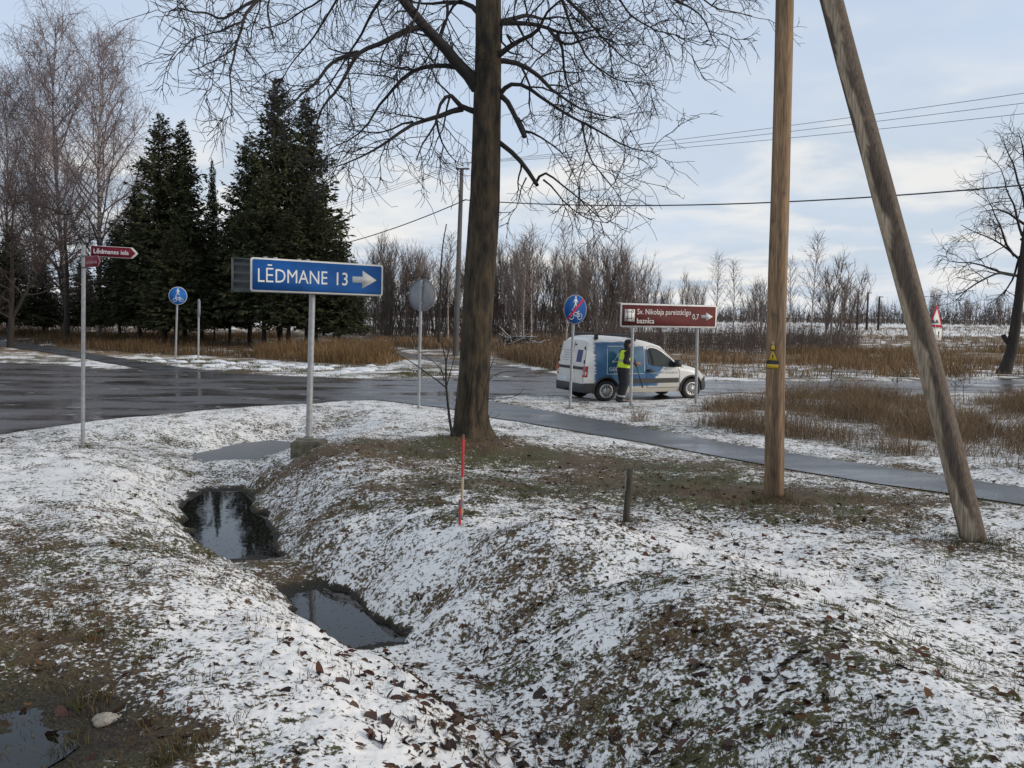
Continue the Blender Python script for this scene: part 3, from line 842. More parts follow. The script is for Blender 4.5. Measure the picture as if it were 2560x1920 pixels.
def far_wood():
    g = np.random.default_rng(304); T = Tubes()
    for _ in range(5200):
        x = g.uniform(-300, 330); y = g.uniform(262, 335) + .03 * x
        h = (3.4 + 5.5 * float(fbm(np.array([x * .06]), np.array([.5]), 3, 3)[0])) * g.uniform(.5, 1.25)
        r = g.uniform(.05, .13)
        b = np.array([x, y, .3]); t_ = b + np.array([g.normal(0, .9), 0, h]); T.add([b, (b + t_) / 2 + np.array([g.normal(0, .3), 0, 0]), t_], [r, r * .8, .03])
        for _k in range(4):
            s = b + (t_ - b) * g.uniform(.1, .75); e = s + np.array([g.normal(0, 1.0), g.normal(0, .6), g.uniform(.5, 2.0)]); T.add([s, (s + e) / 2 + np.array([0, 0, -.1]), e], [r * .8, r * .6, .03])
    tag(link('far_wood', T.mesh('far_wood'), mat('far_wood_twig', (.062, .050, .048), .9, .2, .05)), kind='stuff')


far_wood()


# ================================================================== TREES
def path_from(p0, d0, Ln, n, wig, droop, g):
    p = np.array(p0, float); d = np.array(d0, float); d /= np.linalg.norm(d); o = [p.copy()]; st = Ln / (n - 1)
    for i in range(n - 1):
        d = d + g.normal(0, wig, 3); d[2] -= droop; d /= np.linalg.norm(d); p = p + d * st; o.append(p.copy())
    return np.array(o)


def perp_dir(t, g, ang):
    """direction turned by ang away from t"""
    t = t / np.linalg.norm(t); q = g.normal(0, 1, 3); q -= t * (q @ t); q /= np.linalg.norm(q) + 1e-9
    return t * math.cos(ang) + q * math.sin(ang)


def resample(P, step):
    P = np.asarray(P, float); o = []
    for i in range(len(P) - 1):
        n = max(1, int(np.linalg.norm(P[i + 1] - P[i]) / step))
        for j in range(n): o.append(P[i] + (P[i + 1] - P[i]) * j / n)
    o.append(P[-1]); return np.array(o)


def twigs_on(T, P, r, g, dens=4.5, l1=(.5, 1.7), l2=(.2, .65), start=.15, droop=.05, wig=.20, rmin=.0050, spur=2, scale=1.0):
    """secondary branches, twigs and spurs along a limb polyline"""
    seg = np.linalg.norm(np.diff(P, axis=0), axis=1); cum = np.concatenate([[0], np.cumsum(seg)]); tot = cum[-1]
    n = max(2, int(tot * dens))
    for _ in range(n):
        u = start + (1 - start) * g.random() ** .8; s = u * tot; i = min(len(seg) - 1, np.searchsorted(cum, s) - 1 if s > 0 else 0); i = max(i, 0)
        t = (s - cum[i]) / (seg[i] + 1e-9); p = P[i] + (P[i + 1] - P[i]) * t; tg = P[i + 1] - P[i]; rr_ = (r[i] + (r[i + 1] - r[i]) * t)
        d = perp_dir(tg, g, g.uniform(.5, 1.25)); Ln = g.uniform(*l1) * (1.1 - .45 * u) * scale
        B = path_from(p, d, Ln, 7, wig, droop, g); B[-2:, 2] += .03 * scale
        r1 = min(rr_ * .55, .016 * scale * (.5 + Ln)); rb = np.linspace(max(r1, rmin * 1.6), rmin * 1.1, 7); T.add(B, rb, 4 if rr_ > .03 else 3)
        for _k in range(int(Ln * 7.5 / scale) + 1):
            j = g.integers(1, 6); f = g.random(); q = B[j] + (B[j + 1] - B[j]) * f if j < 6 else B[6]
            d2 = perp_dir(B[min(j + 1, 6)] - B[j], g, g.uniform(.45, 1.15)); L2 = g.uniform(*l2) * scale
            B2 = path_from(q, d2, L2, 5, wig * 1.15, droop * .8, g); T.add(B2, np.linspace(rmin * 1.15, rmin * .75, 5), 3)
            for _s in range(g.integers(0, spur + 1)):
                jj = g.integers(1, 5); d3 = perp_dir(B2[jj] - B2[jj - 1], g, g.uniform(.5, 1.1))
                T.add(path_from(B2[jj], d3, g.uniform(.08, .30) * scale, 3, .2, 0, g), np.linspace(rmin * .9, rmin * .65, 3), 3)


def limb_px(pts, Y0, Y1, g, step=.16, jit=.016):
    """a limb traced in the photograph, given its own run in depth"""
    n = len(pts); P = np.array([atY(a, b, Y0 + (Y1 - Y0) * (i / (n - 1)) ** 1.2) for i, (a, b) in enumerate(pts)])
    P = resample(P, step); P[1:-1] += g.normal(0, jit, P[1:-1].shape)
    # soften the corners
    Q = P.copy(); Q[1:-1] = (P[:-2] + 2 * P[1:-1] + P[2:]) / 4
    return Q


def Z2(l_): return [(500 + a / 2.592, b / 2.592) for a, b in l_]
def Z3(l_): return [(1100 + a / 2.592, b / 2.592) for a, b in l_]


def main_tree():
    g = np.random.default_rng(77)
    prof = [(1186, 1124, 205), (1184, 1106, 150), (1181, 1086, 117), (1179, 1062, 98), (1178, 1030, 87), (1186, 926, 81), (1192, 810, 78), (1198, 694, 76), (1206, 600, 75), (1212, 509, 74), (1216, 360, 71), (1219, 214, 68), (1221, 100, 65), (1222, 0, 62), (1222, -200, 54), (1220, -420, 44), (1225, -680, 32), (1218, -950, 18), (1222, -1200, 6)]
    base = atY(1180, 1104, TREE_Y)
    rt = root('linden_tree', base, 'tall bare linden tree with a thick dark trunk rising past the top of the picture', 'tree')
    P = np.array([atY(a, b, TREE_Y) for a, b, _ in prof]); rad = np.array([c / 2 / F * TREE_Y * 1.0 for *_, c in prof])
    # trunk with an uneven, faintly fluted outline
    Pr = resample(P, .045); cumP = np.concatenate([[0], np.cumsum(np.linalg.norm(np.diff(P, axis=0), axis=1))]); cumR = np.concatenate([[0], np.cumsum(np.linalg.norm(np.diff(Pr, axis=0), axis=1))])
    rr_ = np.interp(cumR, cumP, rad); S = 110
    ang = 2 * np.pi * np.arange(S) / S
    V = []
    for k in range(len(Pr)):
        h = cumR[k]; flare = 1 + .20 * np.exp(-h / .22) * np.cos(5 * ang + .8)
        nz = 1 + .05 * (vnoise(np.cos(ang) * 2 + 5, np.sin(ang) * 2 + h * .5, 4) - .5) * 2 + .035 * (vnoise(np.cos(ang) * 4.1 + 9, np.sin(ang) * 4.1 + h * 1.1, 8) - .5) * 2 - .034 * sstep(.30, .04, np.abs(vnoise(np.cos(ang) * 9 + .35 * np.sin(h * 3), np.sin(ang) * 9 + h * 1.0, 14) - .5)) - .022 * sstep(.3, .05, np.abs(vnoise(np.cos(ang) * 15, np.sin(ang) * 15 + h * 3.2, 15) - .5))
        rk = rr_[k] * flare * nz
        V.append(np.stack([Pr[k, 0] + rk * np.cos(ang), Pr[k, 1] + rk * np.sin(ang), np.full(S, Pr[k, 2])], 1))
    V = np.concatenate(V); K = len(Pr); i = np.arange(K - 1)[:, None] * S; j = np.arange(S)[None]; j2 = (j + 1) % S
    f = np.stack([i + j, i + j2, i + S + j2, i + S + j], -1).reshape(-1, 4)
    link('trunk', mk_mesh('trunk', V - base, f, True), M_bark, rt)
    Ttop = lambda y: atY(1215, y, TREE_Y)
    limbs = []  # (points, r0, r1, depth run, twig density)
    A = limbs.append
    A((Z2([(1800, 570), (1740, 490), (1650, 380), (1560, 270), (1480, 190), (1400, 90), (1330, 0), (1240, -110), (1120, -220), (960, -330)]), .125, .05, -1.4, 2.6))
    A((Z2([(1480, 190), (1430, 165), (1340, 190), (1250, 240), (1160, 285), (1020, 335), (985, 400), (945, 480), (870, 610), (790, 695), (760, 790), (735, 890)]), .062, .012, -1.2, 3.6))
    A((Z2([(1020, 340), (950, 370), (860, 410), (800, 480), (730, 550), (650, 615), (560, 700)]), .042, .010, -1.9, 4.2))
    A((Z2([(1690, 440), (1600, 420), (1500, 425), (1380, 455), (1310, 510), (1240, 575), (1165, 680), (1090, 790), (1040, 860), (960, 930), (820, 975)]), .050, .008, .6, 4.0))
    A((Z2([(1800, 730), (1740, 705), (1680, 695), (1650, 650), (1640, 600), (1600, 620), (1560, 665), (1545, 740), (1500, 860), (1430, 930), (1400, 1040)]), .060, .010, -.5, 4.6))
    A((Z2([(1700, 705), (1640, 725), (1560, 760), (1470, 775), (1380, 790), (1300, 860), (1210, 920), (1130, 980), (1050, 1015), (950, 1060), (850, 1090)]), .055, .008, -1.1, 4.4))
    A((Z2([(1530, 760), (1540, 850), (1570, 920), (1620, 1010), (1660, 1050)]), .025, .007, .5, 5.5))
    A((Z2([(1380, 790), (1310, 780), (1240, 850), (1170, 880), (1080, 860), (980, 840), (900, 830)]), .022, .006, .8, 5.0))
    A((Z2([(1800, 80), (1760, 40), (1700, 10), (1600, 5), (1500, 30), (1400, 20), (1300, -20)]), .05, .012, .9, 4.6))
    A((Z2([(1600, 5), (1600, 120), (1560, 250), (1550, 330), (1500, 470), (1450, 560), (1430, 640)]), .03, .006, -.6, 4.6))
    # limbs that start above the frame and hang into it
    A(([(1215, -60), (1130, -160), (1000, -190), (870, -150), (720, -60), (640, 0), (612, 50), (590, 110), (575, 190), (578, 290)], .085, .007, -2.6, 2.2))
    A(([(640, 0), (560, 50), (500, 30), (440, 20), (415, 40)], .03, .006, -3.0, 2.2))
    A(([(612, 55), (560, 70), (500, 95), (450, 108)], .022, .006, -2.6, 4.0))
    A(([(590, 115), (545, 150), (510, 165), (470, 175)], .018, .006, -2.6, 3.5))
    A(([(1218, -20), (1100, -130), (960, -110), (880, -60), (800, 0), (740, 40), (690, 70), (640, 75)], .06, .008, .8, 4.4))
    A(([(1215, -200), (1050, -230), (900, -100), (830, 20), (770, 110), (720, 170), (690, 230)], .06, .007, 1.6, 3.6))
    A(([(1000, -60), (930, 30), (890, 110), (850, 170), (810, 230), (740, 270)], .035, .007, 1.4, 4.2))
    A(([(1215, -100), (1120, -120), (1060, -40), (1030, 60), (1010, 140), (960, 190)], .045, .008, -1.7, 4.6))
    A(([(1190, -20), (1130, 10), (1100, 80), (1070, 150), (1010, 200)], .032, .007, 1.5, 4.6))
    # right side
    A((Z3([(330, 150), (420, 140), (480, 110), (540, 90), (600, 95), (660, 135), (760, 100), (840, 130), (920, 130)]), .055, .010, .8, 4.4))
    A((Z3([(330, 150), (420, 150), (540, 155), (640, 160), (700, 180), (760, 220), (850, 215), (950, 200), (1060, 180)]), .062, .012, -1.0, 4.4))
    A((Z3([(330, 400), (400, 345), (450, 300), (520, 255), (600, 230), (650, 195), (670, 130), (680, 80), (760, 20), (850, -40)]), .060, .012, -1.6, 4.0))
    A((Z3([(330, 400), (410, 385), (500, 400), (570, 440), (640, 490), (680, 540), (720, 580), (770, 610), (830, 660), (900, 720), (1000, 735), (1100, 760), (1200, 775)]), .060, .008, .8, 4.8))
    A((Z3([(340, 640), (400, 600), (420, 565), (450, 545), (530, 540), (590, 565), (640, 620), (700, 660), (760, 700), (860, 765), (960, 810), (1030, 840), (1100, 880), (1180, 930), (1250, 960), (1390, 985)]), .050, .007, -1.0, 4.6))
    A((Z3([(340, 590), (410, 625), (440, 660), (480, 720), (510, 790), (550, 890)]), .052, .038, -.3, 1.6))
    A((Z3([(545, 850), (590, 850), (640, 890), (720, 935), (790, 1000), (830, 1040)]), .026, .006, -.6, 6.0))
    A((Z3([(340, 890), (400, 935), (460, 980), (520, 1040), (570, 1110), (610, 1185), (630, 1200)]), .046, .034, -.4, 1.4))
    A((Z3([(615, 1195), (650, 1140), (685, 1095), (740, 1150), (790, 1200), (870, 1250), (930, 1320), (1000, 1370), (1060, 1440)]), .028, .006, -.9, 4.0))
    A((Z3([(670, 1165), (720, 1200), (790, 1290), (850, 1350), (930, 1400), (1000, 1440), (1090, 1445)]), .018, .006, -.7, 4.4))
    A((Z3([(560, 1150), (520, 1230), (500, 1300), (505, 1350), (440, 1390)]), .014, .006, .3, 4.0))
    A((Z3([(920, 790), (935, 880), (955, 980), (980, 1060), (1030, 1120), (1080, 1180), (1150, 1255)]), .022, .006, -.6, 4.6))
    A((Z3([(760, 220), (800, 320), (800, 460), (830, 580), (850, 700)]), .034, .007, .9, 5.4))
    A((Z3([(700, 180), (760, 270), (850, 300), (950, 250), (1050, 230), (1150, 290)]), .034, .007, -1.4, 4.8))
    A((Z3([(480, 110), (540, 250), (600, 330), (700, 370)]), .030, .008, .6, 5.4))
    A(([(1222, -60), (1320, -150), (1450, -130), (1560, -70), (1650, -20), (1710, 10), (1760, 50), (1790, 120)], .065, .007, -1.8, 3.8))
    A(([(1222, -160), (1350, -240), (1500, -140), (1640, -60), (1740, -10), (1800, 25), (1880, 40)], .06, .007, .9, 4.0))
    A(([(1225, -40), (1310, -80), (1400, -20), (1470, 50), (1520, 110), (1560, 150), (1620, 170)], .05, .007, 1.6, 4.4))
    A(([(1450, -130), (1530, -30), (1580, 40), (1650, 80), (1700, 90)], .03, .007, -2.2, 4.4))
    A(([(1400, -20), (1430, 70), (1460, 140), (1540, 200), (1640, 215)], .03, .007, 1.3, 4.2))
    for pts, r0, r1, dy, dens in limbs:
        Pl = limb_px(pts, TREE_Y, TREE_Y + dy, g)
        T = Tubes(); r = r0 + (r1 - r0) * np.linspace(0, 1, len(Pl)) ** .7
        T.add(Pl, r, 8); twigs_on(T, Pl, r, g, dens=dens * .95, start=.12)
        link('limb', T.mesh('limb', base, False), M_twig, rt)
    # the crown above the frame and its far and near sides
    for k in range(20):
        h = 7.8 + 8.0 * g.random(); p = np.array([Ttop(0)[0], TREE_Y, h]); a = g.uniform(0, 6.28)
        Ln = g.uniform(3.0, 6.0) * (1.25 - (h - 7) / 14); Pl = path_from(p, (math.cos(a), math.sin(a), .55), Ln, 18, .10, .045, g)
        T = Tubes(); r = np.linspace(.07, .008, 18); T.add(Pl, r, 6); twigs_on(T, Pl, r, g, dens=2.2)
        link('limb', T.mesh('limb', base, False), M_twig, rt)


main_tree()


def Z7(l_): return [(900 + a / 2.765, 520 + b / 2.765) for a, b in l_]


def suckers():
    g = np.random.default_rng(15)
    b = atY(1131, 1085, 15.0)
    rt = root('sapling', b, 'thin leafless sapling with many forked twigs, close beside the foot of the big trunk', 'sapling')
    T = Tubes(); S_ = [([(640, 1570), (625, 1480), (610, 1400), (600, 1310), (595, 1240), (594, 1150), (595, 1060)], .026, .016), ([(592, 1240), (540, 1190), (470, 1150), (420, 1110), (360, 1060), (280, 1025), (195, 985)], .012, .004),
         ([(582, 1190), (560, 1110), (500, 1050), (430, 1020), (385, 975)], .010, .004), ([(595, 1065), (575, 980), (568, 900)], .013, .006), ([(595, 1065), (612, 990), (625, 920)], .012, .005), ([(600, 1230), (620, 1140), (655, 1020)], .010, .005), ([(580, 1200), (570, 1130), (550, 1080)], .007, .004)]
    for pts, r0, r1 in S_:
        P = limb_px(Z7(pts), 15.0, 14.9, g, .1, .006); T.add(P, np.linspace(r0, r1, len(P)), 5)
    link('stems', T.mesh('stems', b), M_twig, rt)
    b = atY(1190, 1060, 14.95)
    rt = root('sapling', b, 'bent bare suckers springing from the van-side foot of the big trunk', 'sapling')
    T = Tubes()
    for pts, r0, r1 in [([(800, 1520), (830, 1400), (860, 1300), (885, 1190), (895, 1110), (940, 1020), (975, 940)], .010, .005), ([(880, 1200), (920, 1160), (960, 1138), (1040, 1125), (1145, 1125)], .007, .004), ([(870, 1320), (940, 1318), (1010, 1320), (1090, 1300), (1125, 1270), (1132, 1245)], .007, .004), ([(855, 1240), (800, 1180), (750, 1200)], .006, .004), ([(880, 1470), (900, 1420), (915, 1410)], .006, .003), ([(890, 1470), (940, 1440), (965, 1430)], .005, .003)]:
        P = limb_px(Z7(pts), 14.95, 14.85, g, .1, .006); T.add(P, np.linspace(r0, r1, len(P)), 5)
    link('stems', T.mesh('stems', b), M_twig, rt)
    b = atY(1096, 850, 46)
    rt = root('slender_tree', b, 'single thin leafless stem standing just beside the grey concrete power pole', 'tree')
    T = Tubes(); P = limb_px(Z7([(545, 930), (550, 700), (556, 560), (562, 360), (566, 300), (580, 200), (598, 110)]), 46, 46, g, .4, .02); T.add(P, np.linspace(.085, .03, len(P)), 6)
    link('trunk', T.mesh('trunk', b), M_bark2, rt)


suckers()


# ---- spruces
def spruce_proto(seed, H=18.0, Wd=4.2, bare=2.6, dense=1.0):
    g = np.random.default_rng(seed)
    tk = Tubes(); tp = path_from((0, 0, -.2), (0, 0, 1), H + .2, 14, .006, 0, g); tk.add(tp, np.linspace(.22, .012, 14) * (H / 18) ** .5, 8)
    br = Tubes(); TV = []
    z = bare
    while z < H - .25:
        u = (z - bare) / (H - bare)
        Lb = Wd * ((1 - u) ** .78) * (.88 + .12 * math.sin(u * 23)) * min(1, .55 + u * 4)
        nb = int((6 + 7 * (1 - u)) * dense) if u < .9 else 5
        for _ in range(nb):
            a = g.uniform(0, 6.28); L_ = Lb * g.uniform(.55, 1.18); elev = .75 * u - .10 + g.normal(0, .10)
            n = 6; P = path_from((tp[0, 0], 0, z + g.normal(0, .12)), (math.cos(a), math.sin(a), elev), max(L_, .2), n, .07, .06 * (1 - u), g)
            P[-1, 2] += .06 * L_
            br.add(P, np.linspace(.03 * (1 - u) + .008, .006, n), 3)
            # needle sprays hang off both sides and below
            m = int(5 + L_ * 7)
            for _k in range(m):
                s = g.random() ** .75 * (n - 1.001); i = int(s); p = P[i] + (P[i + 1] - P[i]) * (s - i); tg = P[min(i + 1, n - 1)] - P[i]; tg = tg / (np.linalg.norm(tg) + 1e-9)
                side = np.cross(tg, (0, 0, 1)) * g.choice([-1, 1]); d = tg * g.uniform(.2, 1.0) + side * g.uniform(.1, 1.0) + np.array([0, 0, g.uniform(-.75, .12)])
                d /= np.linalg.norm(d); l_ = g.uniform(.28, .75) * (1 - .5 * u); wv = np.cross(d, g.normal(0, 1, 3)); wv /= np.linalg.norm(wv) + 1e-9; wv *= l_ * g.uniform(.10, .22)
                TV.append((p - wv * .4, p + d * l_ * .5 + wv, p + d * l_, p + d * l_ * .5 - wv))
        z += g.uniform(.16, .30) * (1 - .35 * u)
    V = np.array(TV).reshape(-1, 3); q = np.arange(len(TV))[:, None] * 4 + np.arange(4)[None]
    return tk.mesh('trunk'), br.mesh('branches'), mk_mesh('needles', V, q)


SPR = [spruce_proto(1, 18, 5.0, 3.5, 1.35), spruce_proto(2, 18, 5.6, 3.2, 1.35), spruce_proto(3, 18, 4.2, 3.4, 1.35)]


def spruce(px, top, Y, k, wid, label, group='spruces in the dark stand beyond the junction', rz=0.0, baseZ=.0):
    x = atY(px, 850, Y)[0]; zt = atY(px, top, Y)[2]; s = (zt - baseZ) / 18.0
    rt = root('spruce_tree', (x, Y, baseZ), label, 'tree', group, rz)
    rt.scale = (s * wid, s * wid, s)
    for nm, me, m in zip(('trunk', 'branches', 'needles'), SPR[k], (M_bark2, M_bark2, M_needle)):
        link(nm, me, m, rt)
    return rt


spruce(700, 192, 60, 1, .92, 'tallest dark spruce of the stand, behind the blue town sign')
spruce(768, 238, 63, 2, 1.05, 'second tip of the tall spruce pair, on its side toward the concrete pole', rz=1)
spruce(412, 278, 60, 0, .95, 'dark spruce with its clear pointed tip right above the round walk and cycle sign', rz=2)
spruce(462, 300, 61, 2, .95, 'slightly lower spruce merging with the one above the round cycle sign', rz=.5)
spruce(537, 395, 64, 2, .42, 'thin young spruce with a bare spire in the gap between the two tall spruces', rz=3)
back = 'dark spruce inside the stand, its tip lost among its neighbours'
for px, top, Y, k, wd in [(625, 345, 61, 1, .95), (350, 470, 62, 1, 1.15), (505, 565, 60, 0, 1.2), (575, 545, 62, 1, 1.1), (660, 430, 57, 0, 1.15), (790, 460, 58, 1, 1.15), (720, 520, 56, 2, 1.5), (440, 560, 57, 1, 1.4)]:
    spruce(px, top, Y, k, wd, back, rz=px * .7)
spruce(848, 590, 57, 1, 1.3, 'low broad spruce ending the stand, just above the blue sign arrow', rz=2.2)
spruce(300, 560, 66, 1, 1.25, back, rz=.3)
for px, top, Y, k, wd in [(30, 560, 66, 1, 1.2), (110, 640, 68, 0, 1.3), (-60, 500, 66, 1, 1.2), (210, 640, 70, 2, 1.5)]:
    spruce(px, top, Y, k, wd, 'dark spruce half hidden behind the birches', 'spruces behind the birches', rz=px * .3)


# ---- birches
def birch_proto(seed, H=26.0, spread=.42, nl=46):
    g = np.random.default_rng(seed)
    tk = Tubes(); tp = path_from((0, 0, -.2), (0, 0, 1), H * .95, 16, .022, 0, g); tr = np.linspace(.24, .018, 16); tk.add(tp, tr, 8)
    cr = Tubes()
    for i in range(nl):
        u = .20 + .78 * (i / nl); s = u * 15; k = min(14, int(s)); p = tp[k] + (tp[k + 1] - tp[k]) * (s - k); a = i * 2.4 + g.normal(0, .4)
        L_ = H * spread * (1 - u) ** .62 * g.uniform(.75, 1.15) + .8
        P = path_from(p, (math.cos(a) * .75, math.sin(a) * .75, .85), L_, 9, .08, -.035, g); r = np.linspace(.085 * (1 - u) + .022, .014, 9); cr.add(P, r, 4)
        for _ in range(int(5 + L_ * 1.5)):
            j = g.integers(2, 8); d = perp_dir(P[j + 1] - P[j], g, g.uniform(.4, .9)); d[2] += .25
            B = path_from(P[j], d, g.uniform(1.0, 2.8), 6, .12, .05, g); cr.add(B, np.linspace(.022, .011, 6), 3)
            for _k in range(5):
                jj = g.integers(1, 6); q = B[jj]; d2 = g.normal(0, .55, 3) + np.array([0, 0, -.15])
                W_ = path_from(q, d2, g.uniform(.8, 2.2), 5, .16, .26, g); cr.add(W_, np.linspace(.0105, .006, 5), 3)
                if g.random() < .5:
                    d3 = g.normal(0, .6, 3) + np.array([0, 0, -.4]); cr.add(path_from(W_[g.integers(1, 4)], d3, g.uniform(.5, 1.3), 4, .15, .25, g), np.linspace(.009, .006, 4), 3)
    return tk.mesh('trunk', smooth=True), cr.mesh('crown')


BIR = [birch_proto(21), birch_proto(22, 26, .36, 44)]


def birch(name, px, base, top, Y, k, label, wid=1.0, rz=0.0, group=None, H=26.0):
    x = atY(px, base, Y)[0]; zt = atY(px, top, Y)[2]; s = zt / (H * .985)
    rt = root(name, (x, Y, 0), label, 'tree', group, rz); rt.scale = (s * wid, s * wid, s)
    link('trunk', BIR[k][0], M_birch, rt); link('crown', BIR[k][1], M_birchtwig, rt)
    return rt


birch('birch_tree', 246, 840, 50, 66, 0, 'tall bare birch with the clear whitish trunk, directly above the street name post', 1.0, .4)
birch('birch_tree', 165, 840, 18, 70, 1, 'tallest bare birch, next to the street name post on the side away from the spruces', .95, 2.0)
birch('birch_tree', 20, 840, 185, 68, 1, 'bare birch at the very edge of the picture', .75, 3.6)
birch('birch_tree', 92, 840, 150, 74, 0, 'reddish bare birch half merged between the two outer birches', .6, 5.1)
birch('birch_tree', -120, 840, 150, 70, 0, 'bare birch rising just outside the picture edge', .8, 1.0)


# ---- bare trees and shrubs of the far row
def shrub_proto(seed, H=9.0, stems=14, fan=.38):
    g = np.random.default_rng(seed); T = Tubes(); Tk = Tubes()
    for i in range(stems):
        a = g.uniform(0, 6.28); f_ = g.random() * fan; h = H * g.uniform(.68, 1.0)
        P = path_from((g.normal(0, .35), g.normal(0, .35), -.1), (math.cos(a) * f_, math.sin(a) * f_, 1), h, 10, .035, -.012, g); r = np.linspace(.058, .012, 10); Tk.add(P, r, 4)
        for _ in range(20):
            j = g.integers(3, 9); d = perp_dir(P[min(j + 1, 9)] - P[j], g, g.uniform(.25, .65)); d[2] += .25
            B = path_from(P[j], d, g.uniform(.8, 2.2), 6, .07, -.03, g); T.add(B, np.linspace(.022, .011, 6), 3)
            for _k in range(4):
                jj = g.integers(1, 6); d2 = perp_dir(B[jj] - B[jj - 1], g, g.uniform(.3, .7)); T.add(path_from(B[jj], d2, g.uniform(.35, 1.0), 4, .08, -.03, g), np.linspace(.0110, .0070, 4), 3)
    return Tk.mesh('stems'), T.mesh('twigs')


SHR = [shrub_proto(31), shrub_proto(32, 9, 9, .30), shrub_proto(33, 9, 18, .50)]


def shrub(name, px, base, top, Y, k, label, group=None, wid=1.0, m=M_shrub, rz=0.0, z=0.0):
    x = atY(px, base, Y)[0]; zt = atY(px, top, Y)[2]; s = (zt - z) / 8.6
    rt = root(name, (x, Y, z), label, 'tree', group, rz); rt.scale = (s * wid, s * wid, s)
    link('stems', SHR[k][0], m, rt); link('twigs', SHR[k][1], m, rt)
    return rt


gsh = np.random.default_rng(99)
row = [(905, 660), (940, 600), (985, 590), (1020, 575), (1055, 620), (1090, 600), (1125, 640), (1270, 590), (1300, 600), (1330, 585), (1360, 610), (1395, 600), (1430, 615), (1465, 590), (1500, 585), (1530, 605), (1565, 600), (1600, 640), (1640, 655), (1255, 620), (960, 640), (1450, 640), (1545, 650), (1210, 600), (1180, 640)]
for i, (px, top) in enumerate(row):
    shrub('bare_tree', px, 850, top + 30 + gsh.normal(0, 14), 78 + gsh.uniform(-5, 10), i % 3, 'leafless many-stemmed tree in the pale brown row behind the junction', 'leafless trees in the far row', gsh.uniform(.75, 1.2), M_shrub, gsh.uniform(0, 6))
for px, top, Y, k, wd, lab in [(1715, 690, 105, 1, .7, 'small leafless tree just beyond the far end of the brown church sign'), (1745, 705, 110, 0, .8, 'low bushy leafless tree between the church sign and the wooden pole'), (1905, 700, 130, 2, 1.3, 'rounded leafless tree peeping out beside the wooden pole, toward the church sign'),
                              (2070, 655, 64, 1, 1.25, 'wide leafless bush with upright rods in front of the dark hedge'), (2115, 690, 66, 1, 1.2, 'leafless bush at the end of the dark hedge, toward the leaning pole')]:
    shrub('bare_tree', px, 850, top, Y, k, lab, None, wd, M_shrub, px)
for px, top, Y, k, wd in [(2275, 735, 230, 2, .8), (2335, 720, 240, 0, .7), (2200, 745, 240, 1, .8), (2420, 745, 250, 2, .9), (1870, 740, 250, 1, 1.0), (2500, 740, 250, 0, .9)]:
    shrub('bare_tree', px, 810, top, Y, k, 'small far leafless tree standing above the low wood on the horizon', 'small trees on the horizon', wd, M_shrubd, px, .5)


# young white-stemmed birches
def young_birch_proto(seed, H=10.0):
    g = np.random.default_rng(seed); tk = Tubes(); tp = path_from((0, 0, -.1), (.02, 0, 1), H, 12, .02, 0, g); tk.add(tp, np.linspace(.085, .012, 12), 6); T = Tubes()
    for i in range(34):
        u = .30 + .68 * i / 34; s = u * 11; k = min(10, int(s)); p = tp[k] + (tp[k + 1] - tp[k]) * (s - k); a = i * 2.4
        P = path_from(p, (math.cos(a) * .6, math.sin(a) * .6, .9), (1 - u) * 3.4 + .5, 6, .08, -.02, g); T.add(P, np.linspace(.026, .012, 6), 3)
        for _ in range(7):
            j = g.integers(1, 6); T.add(path_from(P[j], perp_dir(P[j] - P[j - 1], g, .6), g.uniform(.3, 1.1), 4, .12, .06, g), np.linspace(.013, .009, 4), 3)
    return tk.mesh('trunk', smooth=True), T.mesh('twigs')


YB = [young_birch_proto(51), young_birch_proto(52)]
for px, base, top, Y, k, lab in [(1328, 865, 575, 62, 0, 'young birch with a kinked pale stem rising beside the snowy brush pile'), (1308, 855, 600, 66, 1, 'straight pale-stemmed young birch just behind the snowy brush pile'), (1415, 862, 570, 63, 0, 'pale-stemmed young birch behind the round sign with the red bar'),
                              (1833, 808, 655, 105, 1, 'lone thin white birch in the snowfield between church sign and wooden pole'), (1975, 815, 650, 95, 0, 'thin pale birch standing close beside the wooden pole'), (2030, 810, 590, 85, 1, 'tall slender birch rising above the dark hedge'), (1120, 850, 590, 72, 1, 'thin pale birch half hidden behind the grey concrete power pole'), (1790, 800, 640, 110, 0, 'slim birch directly behind the far end of the brown church sign')]:
    x = atY(px, base, Y)[0]; zt = atY(px, top, Y)[2]; s = zt / 9.8
    rt = root('young_birch', (x, Y, 0), lab, 'tree', None, px); rt.scale = (s, s, s)
    link('trunk', YB[k][0], M_birch, rt); link('twigs', YB[k][1], M_shrub, rt)


